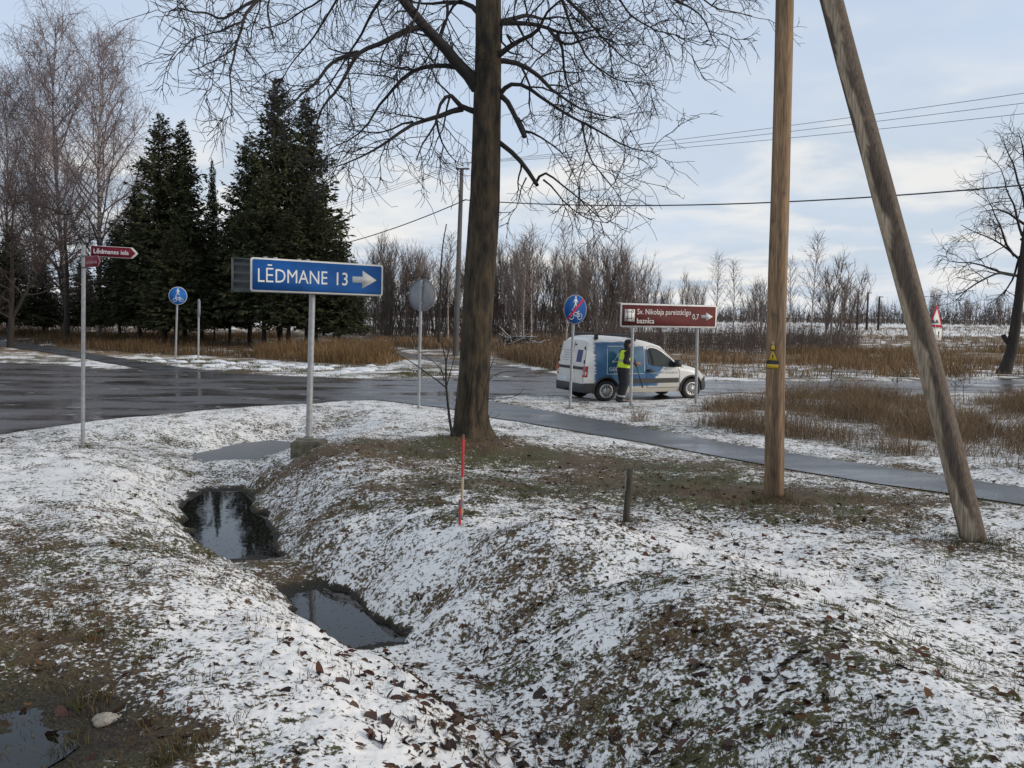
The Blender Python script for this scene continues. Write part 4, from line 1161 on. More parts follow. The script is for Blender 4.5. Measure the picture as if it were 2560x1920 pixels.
# ---- tree at the right edge
def side_tree():
    g = np.random.default_rng(63); Y = 38.5; b = atY(2482, 940, Y)
    rt = root('gnarled_tree', b, 'leaning dark bare tree at the picture edge, across the road beyond the poles', 'tree')
    T = Tubes(); P = np.array([atY(x, y, Y) for x, y in [(2503, 946), (2513, 925), (2528, 880), (2538, 820), (2547, 750), (2553, 690), (2562, 600), (2574, 500), (2584, 420), (2590, 355)]]); P = resample(P, .4)
    T.add(P, np.interp(np.linspace(0, 1, len(P)), [0, .08, .4, 1], [.36, .25, .19, .02]), 10)
    st = np.array([atY(x, y, Y) for x, y in [(2532, 865), (2515, 850), (2508, 838)]]); T.add(resample(st, .3), np.linspace(.12, .10, len(resample(st, .3))), 6)
    link('trunk', T.mesh('trunk', b, True), M_bark2, rt)
    for pts, dy in [([(2546, 690), (2520, 682), (2490, 686), (2450, 702), (2420, 725), (2380, 758)], -2), ([(2550, 650), (2520, 620), (2480, 600), (2440, 578), (2402, 562)], 1), ([(2548, 690), (2500, 680), (2450, 660), (2400, 655), (2358, 648)], 1.5), ([(2556, 590), (2535, 530), (2515, 470), (2500, 430), (2485, 400)], -1),
                    ([(2562, 520), (2545, 450), (2525, 390), (2505, 340)], 1.2), ([(2570, 450), (2560, 380), (2545, 330)], -1), ([(2550, 640), (2530, 700), (2500, 740), (2470, 760)], 2), ([(2552, 600), (2600, 540), (2680, 500), (2760, 480)], 1), ([(2560, 500), (2640, 440), (2720, 420)], -2), ([(2548, 660), (2620, 640), (2720, 650)], -1), ([(2578, 470), (2640, 420), (2680, 380)], 1), ([(2535, 640), (2495, 560), (2470, 500)], -2.5), ([(2560, 560), (2500, 520), (2450, 530)], 2)]:
        Pl = limb_px(pts, Y, Y + dy, g, .35, .05); T = Tubes(); r = np.linspace(.062, .012, len(Pl)); T.add(Pl, r, 5)
        twigs_on(T, Pl, r, g, dens=3.0, l1=(.5, 1.6), l2=(.3, .8), rmin=.008, spur=1, scale=1.15)
        link('limb', T.mesh('limb', b), M_twig, rt)


side_tree()


# dark bare trees at the left, with forked trunks
def bare_proto(seed, H=11):
    g = np.random.default_rng(seed); tk = Tubes(); tp = path_from((0, 0, -.2), (.05, 0, 1), H * .8, 10, .05, 0, g); tk.add(tp, np.linspace(.22, .04, 10), 8)
    fk = path_from(tp[2], (.55, .1, .8), H * .5, 8, .07, -.02, g); tk.add(fk, np.linspace(.13, .03, 8), 6)
    T = Tubes()
    for base_ in (tp, fk):
        for i in range(16):
            k = g.integers(2, len(base_)); a = g.uniform(0, 6.28); P = path_from(base_[k], (math.cos(a), math.sin(a), g.uniform(.2, .9)), g.uniform(1.5, 4.0), 8, .12, 0, g); r = np.linspace(.05, .012, 8); T.add(P, r, 4)
            twigs_on(T, P, r, g, dens=2.4, l1=(.6, 1.6), l2=(.3, .8), rmin=.010, spur=1)
    return tk.mesh('trunk', smooth=True), T.mesh('crown')


BT = [bare_proto(71), bare_proto(72)]
for px, py, k, rz, s, lab in [(25, 868, 0, 0, 1.0, 'dark forked bare tree beside the footpath at the picture edge'), (166, 861, 1, 2, 1.0, 'dark straight bare tree beside the footpath, next to the street name post'), (118, 842, 0, 3, .9, 'dark bare tree farther back between the two trees by the footpath')]:
    q = at(px, py); rt = root('bare_tree', (q[0], q[1], 0), lab, 'tree', None, rz); rt.scale = (s, s, s)
    link('trunk', BT[k][0], M_bark2, rt); link('crown', BT[k][1], M_shrubd, rt)

# brush pile with snow on it
def brush_pile():
    g = np.random.default_rng(81); q = atY(1295, 858, 58); rt = root('brush_pile', (q[0], 58, 0), 'low heap of cut branches topped with snow, beneath the pale young birches', 'brush pile')
    T = Tubes(); S_ = Tubes()
    for i in range(260):
        x = g.normal(0, .9); h = max(0, .95 * (1 - (x / 1.9) ** 2)) * g.random() ** .5; p = np.array([q[0] + x, 58 + g.normal(0, .6), h]); d = g.normal(0, 1, 3) * np.array([1, 1, .3])
        P = path_from(p - d * .2, d, g.uniform(.6, 1.5), 4, .1, 0, g)
        T.add(P, np.linspace(.03, .015, 4), 4)
        if g.random() < .32: S_.add(P + np.array([0, 0, .025]), np.linspace(.020, .012, 4), 4)
    link('branches', T.mesh('branches', rt.location), M_shrubd, rt); link('snow_cap', S_.mesh('snow_cap', rt.location), mat('snow_cap', (.74, .75, .77), .8, .05, 5), rt)


brush_pile()
# ================================================================== SIGNS
class Panel:
    """flat sign plate; pixels of the photograph map onto its plane"""
    def __init__(s, pl, Yl, pr, Yr):
        a = atY(*pl, Yl); b = atY(*pr, Yr); s.o = (a + b) / 2; e = b - a; s.W = np.linalg.norm(e); s.u = e / s.W
        v = np.array([0.012, 0, 1.0]); v -= s.u * (v @ s.u); s.v = v / np.linalg.norm(v); s.w = np.cross(s.u, s.v)
        s.M = np.eye(4); s.M[:3, 0] = s.u; s.M[:3, 1] = s.v; s.M[:3, 2] = s.w; s.M[:3, 3] = s.o

    def uv(s, px, py):
        d = ray(px, py); c = np.array([0, 0, CAMZ]); t = ((s.o - c) @ s.w) / (d @ s.w); p = c + d * t - s.o
        return np.array([p @ s.u, p @ s.v])

    def pts(s, l_): return [tuple(s.uv(*q)) for q in l_]

    def y_at(s, px, py):
        d = ray(px, py); c = np.array([0, 0, CAMZ]); t = ((s.o - c) @ s.w) / (d @ s.w); return (c + d * t)


def rrect(w_, h, r, n=5):
    o = []
    for cx_, cy_, a0 in ((w_ / 2 - r, h / 2 - r, 0), (-w_ / 2 + r, h / 2 - r, 90), (-w_ / 2 + r, -h / 2 + r, 180), (w_ / 2 - r, -h / 2 + r, 270)):
        for k in range(n + 1):
            a = R(a0 + 90 * k / n); o.append((cx_ + r * math.cos(a), cy_ + r * math.sin(a)))
    return o


def disc(r, n=40, c=(0, 0)): return [(c[0] + r * math.cos(2 * math.pi * k / n), c[1] + r * math.sin(2 * math.pi * k / n)) for k in range(n)]


def stroke(p, q, w_):
    p = np.array(p, float); q = np.array(q, float); d = (q - p) / np.linalg.norm(q - p); n = np.array([-d[1], d[0]]) * w_ / 2; e = d * w_ * .25
    return [tuple(p - n - e), tuple(q - n + e), tuple(q + n + e), tuple(p + n - e)]


_fc = {}


def text_mesh(txt, bold=0.0):
    """(V, faces, x0, x1) of a line of lettering, cap height 1, baseline 0"""
    def raw(t_):
        cu = bpy.data.curves.new('lettering', 'FONT'); cu.body = t_; cu.size = 1.0; cu.offset = bold; cu.resolution_u = 3
        o = bpy.data.objects.new('lettering', cu); C.objects.link(o); bpy.context.view_layer.update()
        dg = bpy.context.evaluated_depsgraph_get(); me = bpy.data.meshes.new_from_object(o.evaluated_get(dg))
        V = np.array([tuple(v.co) for v in me.vertices]).reshape(-1, 3); Fc = [list(p.vertices) for p in me.polygons]
        bpy.data.objects.remove(o); bpy.data.meshes.remove(me); bpy.data.curves.remove(cu)
        return V, Fc
    if 'L' not in _fc:
        V, _ = raw('L'); _fc['L'] = V[:, 1].max() - V[:, 1].min()
    V, Fc = raw(txt); V = V / _fc['L']
    return V, Fc


def letter(name, txt, P, bl, br, top, m, rt, w0=.004, bold=0.0, parent=None):
    """a line of text from baseline-left to baseline-right pixel, cap top at pixel 'top'"""
    a = P.uv(*bl); b = P.uv(*br); t = P.uv(*top); V, Fc = text_mesh(txt, bold)
    x0, x1 = V[:, 0].min(), V[:, 0].max(); d = b - a; cap = (t - a)[1]
    U = a[None] + np.outer((V[:, 0] - x0) / (x1 - x0), d) + np.outer(V[:, 1] * cap, [0, 1])
    mb = MB(); mb.add(xf(P.M, np.c_[U, np.full(len(U), w0)]), Fc)
    return part(name, mb, m, rt, parent)


def pedestrian(c, h, w0, w1, M, mb):
    x, y = c; k = h
    def T(p): return (x + p[0] * k, y + p[1] * k)
    mb.prism(disc(.085 * k, 14, T((0.0, .92))), w0, w1, M)
    mb.prism([T(p) for p in [(-.06, .80), (.07, .80), (.12, .76), (.24, .50), (.19, .46), (.09, .62), (.08, .44), (.10, .34), (.22, .02), (.12, 0), (.02, .30), (-.06, .20), (-.18, -.02), (-.27, .03), (-.13, .26), (-.08, .46), (-.10, .60), (-.14, .58), (-.22, .46), (-.27, .50), (-.15, .74)]], w0, w1, M)


def bicycle(c, wd, w0, w1, M, mb):
    x, y = c; k = wd; lw = .035 * k
    def T(p): return (x + p[0] * k, y + p[1] * k)
    for cx_ in (-.32, .32):
        q = T((cx_, .0)); n = 22
        for i in range(n):
            a0 = 2 * math.pi * i / n; a1 = 2 * math.pi * (i + 1) / n; r = .18 * k
            mb.prism(stroke((q[0] + r * math.cos(a0), q[1] + r * math.sin(a0)), (q[0] + r * math.cos(a1), q[1] + r * math.sin(a1)), lw), w0, w1, M)
    for a, b in [((-.32, 0), (-.20, .34)), ((-.20, .34), (-.12, .38)), ((-.23, .26), (.02, .0)), ((.02, 0), (.20, .28)), ((-.22, .24), (.18, .24)), ((.18, .24), (.32, 0)), ((.02, 0), (.32, 0)), ((.14, .31), (.27, .31)), ((-.3, .42), (-.18, .36))]:
        mb.prism(stroke(T(a), T(b), lw), w0, w1, M)


def arrow_px(P, tail, head, tip, w0, w1):
    """tail: (top-left, bottom-left), head: four pixels round the barb, tip"""
    return P.pts(tail + head + [tip])


def post(rt, p0, p1, r, m=M_galv, name='post', cap=True):
    mb = MB(); mb.tube(np.array([p0, (np.array(p0) + np.array(p1)) / 2, p1]), r, 14); o = part(name, mb, m, rt)
    return smooth_angle(o)


def Z6(x, y): return (560 + x / 2.964, 620 + y / 2.964)


def town_sign():
    Yp = 14.75; b = atY(771.5, 1138, Yp)
    rt = root('direction_sign', (b[0], Yp, -.05), 'blue LĒDMANE 13 direction sign with white arrow on a post in a concrete block', 'road sign')
    P = Panel(Z6(197, 194), 14.0, Z6(1177, 242.5), 15.42); H = .54
    post(rt, atY(*Z6(628, 1400), Yp + .12), atY(*Z6(660, 130), Yp + .12), .051)
    mb = MB(); mb.prism(rrect(P.W, H, .045), -.022, 0, P.M); part('panel', mb, M_white, rt)
    mb = MB(); mb.prism(rrect(P.W - .055, H - .055, .03), .0005, .002, P.M); face = part('face', mb, M_blue, rt)
    letter('lettering', 'LĒDMANE', P, Z6(251, 250), Z6(765, 270), Z6(251, 150), M_white, rt, .004, 0.0)
    letter('lettering', '13', P, Z6(834, 274), Z6(916, 277), Z6(834, 182), M_white, rt, .004, .006)
    mb = MB(); mb.prism(P.pts([Z6(952, 256), Z6(952, 211), Z6(1027, 213), Z6(1026, 168), Z6(1130, 240), Z6(1022, 301), Z6(1024, 258)]), .0025, .004, P.M); part('arrow', mb, M_white, rt)
    # a second plate facing the other way, its ribbed back showing past the first
    mb = MB(); a = P.uv(*Z6(92, 66)); c = P.uv(*Z6(92, 322)); x1 = P.W / 2 - .16
    prof = []
    for k in range(41):
        t = k / 40; prof.append((c[1] + (a[1] - c[1]) * t, -.20 + .020 * math.sin(t * 2 * math.pi * 4)))
    for (v, wv) in prof: pass
    V = [xf(P.M, np.array([[xx, v, wv + dz]]))[0] for dz in (0, -.004) for xx in (a[0], x1) for v, wv in prof]; n = len(prof); fs = []
    for i in range(n - 1):
        fs.append((i, n + i, n + i + 1, i + 1)); fs.append((2 * n + i, 2 * n + i + 1, 3 * n + i + 1, 3 * n + i))
        fs.append((i, i + 1, 2 * n + i + 1, 2 * n + i))
    mb.add(V, fs); part('back_panel', mb, M_darkback, rt)
    mb = MB()
    for v in (a[1] - .01, c[1] + .01): mb.box(((a[0] + x1) / 2, v, -.20), (x1 - a[0], .022, .05), P.M)
    mb.box((a[0] + .008, (a[1] + c[1]) / 2, -.2), (.016, a[1] - c[1], .05), P.M); part('back_panel_edge', mb, M_darkback, rt)
    mb = MB()
    for xx in (Z6(310, 70), Z6(385, 75), Z6(560, 85), Z6(625, 90)):
        q = P.uv(*xx); mb.box((q[0], H / 2 + .010, -.02), (.06, .02, .03), P.M)
    part('clamp', mb, M_galv, rt)
    mb = MB(); q = P.uv(*Z6(655, 230))
    for v in (-.17, .17): mb.box((q[0], v, -.065), (.16, .04, .085), P.M)
    part('bracket', mb, M_galv, rt)
    import bmesh
    mb = MB(); c = atY(*Z6(612, 1470), Yp); mb.box((c[0] + .02, Yp + .12, .02), (.55, .50, .40), taper=.97)
    o = part('concrete_base', mb, M_conc, rt); bm = bmesh.new(); bm.from_mesh(o.data); bmesh.ops.bevel(bm, geom=bm.edges[:], offset=.03, segments=2, affect='EDGES'); bm.to_mesh(o.data); bm.free(); smooth_angle(o, 35)
    mb = MB(); mb.lathe([(.085, 0), (.085, .012), (.055, .016)], atY(*Z6(628, 1402), Yp + .12) + np.array([0, 0, .0]), (0, 0, 1), (1, 0, 0), 16); part('base_collar', mb, M_steel, rt)


town_sign()


def ZR(x, y): return (1500 + x / 6.506, 730 + y / 6.506)


def church_sign():
    P = Panel(ZR(335, 374), 22.8, ZR(1897, 404), 24.3); H = .622
    b = P.y_at(*ZR(1100, 400)); rt = root('tourist_sign', (b[0], b[1], 0), 'brown church direction sign with white border, loop symbol and arrow on two grey posts', 'road sign')
    for top, bot in ((ZR(562, 400), (1576.4, 1019)), (ZR(1612, 400), (1739.5, 1011))):
        yy = at(*bot)[1]; pt = P.y_at(*top); post(rt, at(bot[0], bot[1] + 3, -.05), pt - P.w * .07 + np.array([0, 0, .2]), .040)
    mb = MB(); mb.prism(rrect(P.W, H, .06), -.022, 0, P.M); part('panel', mb, M_white, rt)
    mb = MB(); mb.prism(rrect(P.W - .085, H - .085, .02), .0005, .003, P.M); part('face', mb, M_brown, rt)
    letter('lettering', 'Sv. Nikolaja pareizticīgo', P, ZR(605, 360), ZR(1475, 374), ZR(605, 274), M_white, rt, .006, .004)
    letter('lettering', 'baznīca', P, ZR(598, 506), ZR(878, 511), ZR(598, 424), M_white, rt, .006, .004)
    letter('lettering', '0,7', P, ZR(1500, 443), ZR(1604, 447), ZR(1500, 358), M_white, rt, .006, .004)
    mb = MB(); mb.prism(P.pts([ZR(1645, 424), ZR(1646, 374), ZR(1725, 377), ZR(1726, 335), ZR(1835, 404), ZR(1720, 470), ZR(1722, 427)]), .004, .006, P.M); part('arrow', mb, M_white, rt)
    mb = MB(); mb.prism(P.pts([ZR(398, 472), ZR(555, 478), ZR(568, 282), ZR(404, 278)]), .004, .006, P.M); sq = part('symbol_plate', mb, M_white, rt)
    mb = MB(); c = P.uv(*ZR(481, 376)); s = .066; lw = .020
    for sx in (-1, 1):
        for sy in (-1, 1):
            q = c + np.array([sx * s * 1.0, sy * s * 1.25]); n = 14
            for i in range(n):
                a0 = 2 * math.pi * i / n; a1 = 2 * math.pi * (i + 1) / n; r = .032
                cc = q + np.array([sx * .024, sy * .024])
                mb.prism(stroke(cc + r * np.array([math.cos(a0), math.sin(a0)]), cc + r * np.array([math.cos(a1), math.sin(a1)]), lw * .8), .0065, .008, P.M)
        mb.prism(stroke(c + np.array([sx * s, -s * 1.3]), c + np.array([sx * s, s * 1.3]), lw * .8), .0068, .0083, P.M)
        mb.prism(stroke(c + np.array([-s * 1.1, sx * s * 1.28]), c + np.array([s * 1.1, sx * s * 1.28]), lw * .8), .0071, .0086, P.M)
    part('loop_symbol', mb, M_black, rt, sq)
    mb = MB(); mb.box((-P.W / 2 + .0, H / 2 - .004, -.06), (.16, .03, .03), P.M); mb.box((0, H / 4, -.045), (P.W * .96, .04, .04), P.M); mb.box((0, -H / 4, -.045), (P.W * .96, .04, .04), P.M); part('rail', mb, M_galv, rt)


church_sign()


def round_panel(cx_, cy_, Y, rpx_x, rpx_y, flip=1):
    """frame for a round plate whose outline is an ellipse in the photograph"""
    rad = rpx_y * Y / F; ca = min(1, rpx_x / rpx_y); th = math.acos(ca) * flip - math.atan((cx_ - 1280) / F)
    c = atY(cx_, cy_, Y); u = np.array([math.cos(th), math.sin(th), 0]); P = Panel.__new__(Panel)
    P.o = c; P.u = u; v = np.array([.02, 0, 1.0]); v -= u * (v @ u); P.v = v / np.linalg.norm(v); P.w = np.cross(P.u, P.v); P.W = 2 * rad
    P.M = np.eye(4); P.M[:3, 0] = P.u; P.M[:3, 1] = P.v; P.M[:3, 2] = P.w; P.M[:3, 3] = c
    return P, rad


def end_path_sign():
    Y = at(1424.5, 1024)[1]; b = at(1424.5, 1024); P, r = round_panel(1438.6, 773.5, Y, 28.3, 36.8)
    rt = root('cycle_path_sign', (b[0], b[1], 0), 'round blue walk and cycle sign crossed by a red bar, behind the parked van end', 'road sign')
    rt['label'] = 'round blue walk and cycle sign crossed by a red bar, in front of the van'
    post(rt, at(1424.2, 1027, -.05), P.o - P.w * .05 + np.array([0, 0, r * .7]), .034)
    mb = MB(); mb.prism(disc(r, 48), -.018, 0, P.M); part('panel', mb, M_greyback, rt)
    mb = MB(); mb.prism(disc(r * .945, 48), .0005, .002, P.M); part('face', mb, M_blue, rt)
    mb = MB(); pedestrian((0.0, r * .06), r * .82, .0025, .004, P.M, mb); part('pedestrian_symbol', mb, M_white, rt)
    mb = MB(); bicycle((0.02 * r, -r * .47), r * 1.12, .0025, .004, P.M, mb); part('bicycle_symbol', mb, M_white, rt)
    mb = MB(); mb.prism(stroke((-r * .66, -r * .63), (r * .66, r * .66), r * .16), .0045, .006, P.M); part('red_bar', mb, M_red, rt)


end_path_sign()


def path_sign():
    b = at(438.8, 901); P, r = round_panel(444.9, 739.5, b[1], 21.6, 22.2)
    rt = root('cycle_path_sign', (b[0], b[1], 0), 'small round blue walk and cycle sign in front of the dark spruces', 'road sign')
    post(rt, at(438.6, 903, -.05), P.o - P.w * .05 + np.array([0, 0, r * .7]), .045)
    mb = MB(); mb.prism(disc(r, 40), -.02, 0, P.M); part('panel', mb, M_white, rt)
    mb = MB(); mb.prism(disc(r * .955, 40), .0008, .003, P.M); part('face', mb, M_blue2, rt)
    mb = MB(); pedestrian((0, r * .06), r * .80, .004, .006, P.M, mb); part('pedestrian_symbol', mb, M_white, rt)
    mb = MB(); bicycle((0, -r * .46), r * 1.1, .004, .006, P.M, mb); part('bicycle_symbol', mb, M_white, rt)


path_sign()


def edge_on_sign():
    b = at(495.7, 905.5); t = atY(497, 748, b[1])
    rt = root('sign_post', (b[0], b[1], 0), 'grey post with a sign plate seen edge-on, beside the small round cycle sign', 'sign post')
    post(rt, (b[0], b[1], -.05), t, .042)
    P, r = round_panel(500, 771, b[1] - .05, 1.6, 21); mb = MB(); mb.prism(disc(r, 32), -.02, 0, P.M); part('panel', mb, M_greyback, rt)


edge_on_sign()


def back_sign():
    b = at(1046.5, 1027); P, r = round_panel(1055.5, 737.5, b[1], 33.0, 40.2, -1)
    rt = root('round_sign', (b[0], b[1], 0), 'round sign seen from its plain grey back, on a post by the big tree', 'road sign')
    post(rt, at(1046.3, 1030, -.05), P.o + P.w * .045 + np.array([0.003, 0, r * .93]), .036)
    mb = MB(); mb.prism(disc(r, 48), -.012, 0, P.M); part('panel', mb, M_greyback, rt)
    mb = MB(); n = 48
    for i in range(n):
        a0 = 2 * math.pi * i / n; a1 = 2 * math.pi * (i + 1) / n; q = r * .985; mb.prism(stroke((q * math.cos(a0), q * math.sin(a0)), (q * math.cos(a1), q * math.sin(a1)), r * .035), .0, .014, P.M)
    part('rim', mb, M_greyback, rt)
    mb = MB()
    for v in (-.2, .22): mb.box((.004, v, .03), (.11, .04, .05), P.M)
    part('clamp', mb, M_galv, rt)


back_sign()


def ZS(x, y): return (190 + x / 13.01, 590 + y / 13.01)


def street_sign():
    b = at(206.9, 1112.6); Y = b[1]; rt = root('street_sign', (b[0], Y, 0), 'dark red Lēdmanes iela street name sign pointing right on a tall grey post', 'street sign')
    post(rt, at(206.9, 1116, -.05), atY(209.5, 612, Y), .034)
    P = Panel(ZS(468, 470), Y + .02, ZS(2025, 575), Y + .22); mb = MB()
    q = [ZS(468, 300), ZS(1850, 382), ZS(2025, 575), ZS(1850, 735), ZS(468, 668)]; q = q[::-1]; mb.prism(P.pts(q), -.012, 0, P.M); part('panel', mb, M_white, rt)
    q = [ZS(488, 316), ZS(1772, 392), ZS(1940, 570), ZS(1772, 716), ZS(488, 652)][::-1]; mb = MB(); mb.prism(P.pts(q), .0008, .003, P.M); part('face', mb, M_wine, rt)
    letter('lettering', 'Lēdmanes iela', P, ZS(572, 555), ZS(1715, 615), ZS(572, 415), M_white, rt, .0045, .02)
    mb = MB(); a = P.uv(*ZS(330, 480))
    for yy in (290, 640): mb.box(((P.uv(*ZS(240, yy))[0] + P.uv(*ZS(500, yy))[0]) / 2, P.uv(*ZS(330, yy))[1], -.02), (.20, .018, .02), P.M)
    part('bracket', mb, M_black, rt)
    # second arm, turned almost edge-on
    P2 = Panel(ZS(290, 850), Y - .04, ZS(710, 830), Y - .55); mb = MB()
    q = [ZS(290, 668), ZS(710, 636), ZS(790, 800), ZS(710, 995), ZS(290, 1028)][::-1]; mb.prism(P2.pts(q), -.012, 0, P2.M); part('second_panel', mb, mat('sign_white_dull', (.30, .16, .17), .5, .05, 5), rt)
    q = [ZS(302, 682), ZS(700, 652), ZS(750, 800), ZS(700, 980), ZS(302, 1012)][::-1]; mb = MB(); mb.prism(P2.pts(q), .0008, .003, P2.M); part('second_face', mb, M_wine, rt)
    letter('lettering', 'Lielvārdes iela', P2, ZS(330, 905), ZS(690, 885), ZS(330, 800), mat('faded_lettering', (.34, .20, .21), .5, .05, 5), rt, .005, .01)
    mb = MB()
    for yy in (655, 1030): q = atY(*ZS(260, yy), Y); mb.lathe([(.037, -.008), (.042, -.008), (.042, .008), (.037, .008)], q, (0, 0, 1), (1, 0, 0), 14)
    part('clamp', mb, M_black, rt)


street_sign()


def ZT(x, y): return (2200 + x / 2.37, 300 + y / 2.37)


def bump_sign():
    Yc = 30.5; P = Panel(ZT(290, 1170), Yc - .32, ZT(370, 1170), Yc + .38); b = atY(2338, 976, Yc)
    rt = root('warning_sign', (b[0], Yc, 0), 'white triangular bumpy-road sign with a red border, by the leaning pole', 'road sign')
    tri = P.pts([ZT(289, 1226), ZT(371, 1229), ZT(339, 1093)]); c = np.mean(tri, axis=0); sh = lambda k: [tuple(c + (np.array(p) - c) * k) for p in tri]
    post(rt, (b[0], Yc + .06, -.05), P.o - P.w * .05 + np.array([0, 0, .25]), .035)
    mb = MB(); mb.prism(tri, -.015, 0, P.M); part('panel', mb, M_red, rt)
    mb = MB(); mb.prism(sh(.70), .001, .004, P.M); part('face', mb, M_white, rt)
    mb = MB(); k = P.uv(*ZT(324, 1192)); e = P.uv(*ZT(352, 1200)); bw = e[0] - P.uv(*ZT(300, 1202))[0]; x0 = P.uv(*ZT(303, 1202))[0]; y0 = P.uv(*ZT(320, 1201))[1]
    pts = [(x0 + bw * .84 * t, y0 + .11 * abs(math.sin(t * 2 * math.pi))) for t in np.linspace(0, 1, 21)]; mb.prism([(x0, y0 - .015), (x0 + bw * .84, y0 - .015)] + pts[::-1], .005, .008, P.M); part('bump_symbol', mb, M_black, rt)
    q = P.pts([ZT(306, 1304), ZT(362, 1306), ZT(366, 1238), ZT(306, 1236)]); mb = MB(); mb.prism(q, -.015, 0, P.M); pl = part('distance_plate', mb, M_white, rt)
    mb = MB(); mb.prism(P.pts([ZT(345, 1292), ZT(349, 1292), ZT(350, 1262), ZT(353, 1262), ZT(348, 1248), ZT(342, 1262), ZT(345, 1262)]), .001, .004, P.M); part('arrow', mb, M_black, rt, pl)
    letter('lettering', 'km', P, ZT(318, 1284), ZT(338, 1285), ZT(318, 1268), M_black, rt, .003, .0, pl)


bump_sign()


# ================================================================== POLES AND WIRES
def timber(name, P0, P1, r0, r1, rt, pale=None, seed=1):
    """round pole with knots, checks and, if asked, a strip of stripped pale wood"""
    n = 150; S = 28; A = np.array(P0); B = np.array(P1); L_ = np.linalg.norm(B - A); t = np.linspace(0, 1, n); ang = 2 * np.pi * np.arange(S) / S
    d = (B - A) / L_; ux = np.array([1, 0, 0]) - d * d[0]; ux /= np.linalg.norm(ux); uy = np.cross(d, ux)
    TT, AA = np.meshgrid(t, ang, indexing='ij'); h = TT * L_
    nz = (vnoise(np.cos(AA) * 1.4 + 3 * seed, np.sin(AA) * 1.4 + h * .9, seed) - .5) * .07 + (vnoise(AA * 9, h * .7, seed + 5) - .5) * .03
    r = (r0 + (r1 - r0) * TT) * (1 + nz)
    bend = .012 * np.sin(h * .8 + seed)
    V = A[None, None] + d * h[..., None] + ux * (r * np.cos(AA) + bend)[..., None] + uy * (r * np.sin(AA))[..., None]
    i = np.arange(n - 1)[:, None] * S; j = np.arange(S)[None]; j2 = (j + 1) % S
    f = np.stack([i + j, i + j2, i + S + j2, i + S + j], -1).reshape(-1, 4)[:, ::-1]
    me = mk_mesh(name, V.reshape(-1, 3) - np.array(rt.location), [f, np.array([[k for k in range(S)]])], True)
    g = np.random.default_rng(seed)
    wood = np.array([.265, .168, .092]); dk = np.array([.085, .058, .038]); knot = np.array([.055, .036, .024])
    k = sstep(.40, .72, fbm(np.cos(AA) * 2.2 + seed, np.sin(AA) * 2.2 + h * .55, seed + 20, 4))[..., None]
    k2 = sstep(.45, .75, vnoise(AA * 14, h * .9, seed + 60))[..., None] * .35
    col = wood * (1 - k * .7) + dk * k * .7; col = col * (1 - k2) + dk * k2
    if pale is not None:
        strip = np.array([.36, .285, .20]); bark = np.array([.092, .066, .046])
        ph = (np.angle(np.exp(1j * (AA - pale))) + (fbm(h * 1.1, h * 0 + AA * .4, seed + 9, 3) - .5) * 2.6); mk = sstep(.72, .58, np.abs(ph))[..., None]
        col = bark * (.75 + .6 * k) * (1 - mk) + strip * (1 - .3 * k) * mk
    for _ in range(int(L_ * 2.0)):
        hh = g.uniform(.2, L_); aa = g.uniform(0, 6.28); dd = np.exp(-(((h - hh) / .055) ** 2 + (np.angle(np.exp(1j * (AA - aa))) / .32) ** 2))[..., None]; col = col * (1 - .8 * dd) + knot * .8 * dd
    cc = np.ones((n, S, 4), np.float32); cc[..., :3] = col
    me.attributes.new('tint', 'FLOAT_COLOR', 'POINT').data.foreach_set('color', cc.reshape(-1))
    return link(name, me, M_timber, rt)


def timber_mat():
    m, t, b = new_mat('timber'); n = t.nodes; l = t.links
    a = n.new('ShaderNodeAttribute'); a.attribute_name = 'tint'; tcn = n.new('ShaderNodeTexCoord'); mp = n.new('ShaderNodeMapping'); mp.inputs['Scale'].default_value = (1, 1, .045); l.new(tcn.outputs['Object'], mp.inputs[0])
    ns = n.new('ShaderNodeTexNoise'); ns.inputs['Scale'].default_value = 70; ns.inputs['Detail'].default_value = 5; l.new(mp.outputs[0], ns.inputs['Vector'])
    mr = n.new('ShaderNodeMapRange'); l.new(ns.outputs[0], mr.inputs[0]); mr.inputs[1].default_value = .32; mr.inputs[2].default_value = .66; mr.inputs[3].default_value = .45; mr.inputs[4].default_value = 1.25
    mx = n.new('ShaderNodeMix'); mx.data_type = 'RGBA'; mx.blend_type = 'MULTIPLY'; mx.inputs[0].default_value = 1; l.new(a.outputs['Color'], mx.inputs[6]); l.new(mr.outputs[0], mx.inputs[7]); l.new(mx.outputs[2], b.inputs['Base Color'])
    bp = n.new('ShaderNodeBump'); bp.inputs['Strength'].default_value = .5; bp.inputs['Distance'].default_value = .008; l.new(ns.outputs[0], bp.inputs['Height']); l.new(bp.outputs[0], b.inputs['Normal']); b.inputs['Roughness'].default_value = .8
    return m


M_timber = timber_mat()


def axis_panel(P0, P1, px, py, ang, r):
    """frame of a small plate nailed on a pole: at the height of pixel py, turned by ang from the viewer"""
    A = np.array(P0); B = np.array(P1); lo, hi = 0., 1.
    for _ in range(40):
        t = (lo + hi) / 2; q = A + (B - A) * t; v = q - np.array([0, 0, CAMZ]); yy = 960 - F * (v @ _u) / (v @ _d)
        if yy > py: lo = t
        else: hi = t
    q = A + (B - A) * t; d = (B - A) / np.linalg.norm(B - A)
    w_ = np.array([math.sin(ang), -math.cos(ang), 0]); w_ -= d * (w_ @ d); w_ /= np.linalg.norm(w_)
    P = Panel.__new__(Panel); P.w = w_; P.v = d; P.u = np.cross(d, w_); P.o = q + w_ * r; P.W = 0
    P.M = np.eye(4); P.M[:3, 0] = P.u; P.M[:3, 1] = P.v; P.M[:3, 2] = P.w; P.M[:3, 3] = P.o
    return P


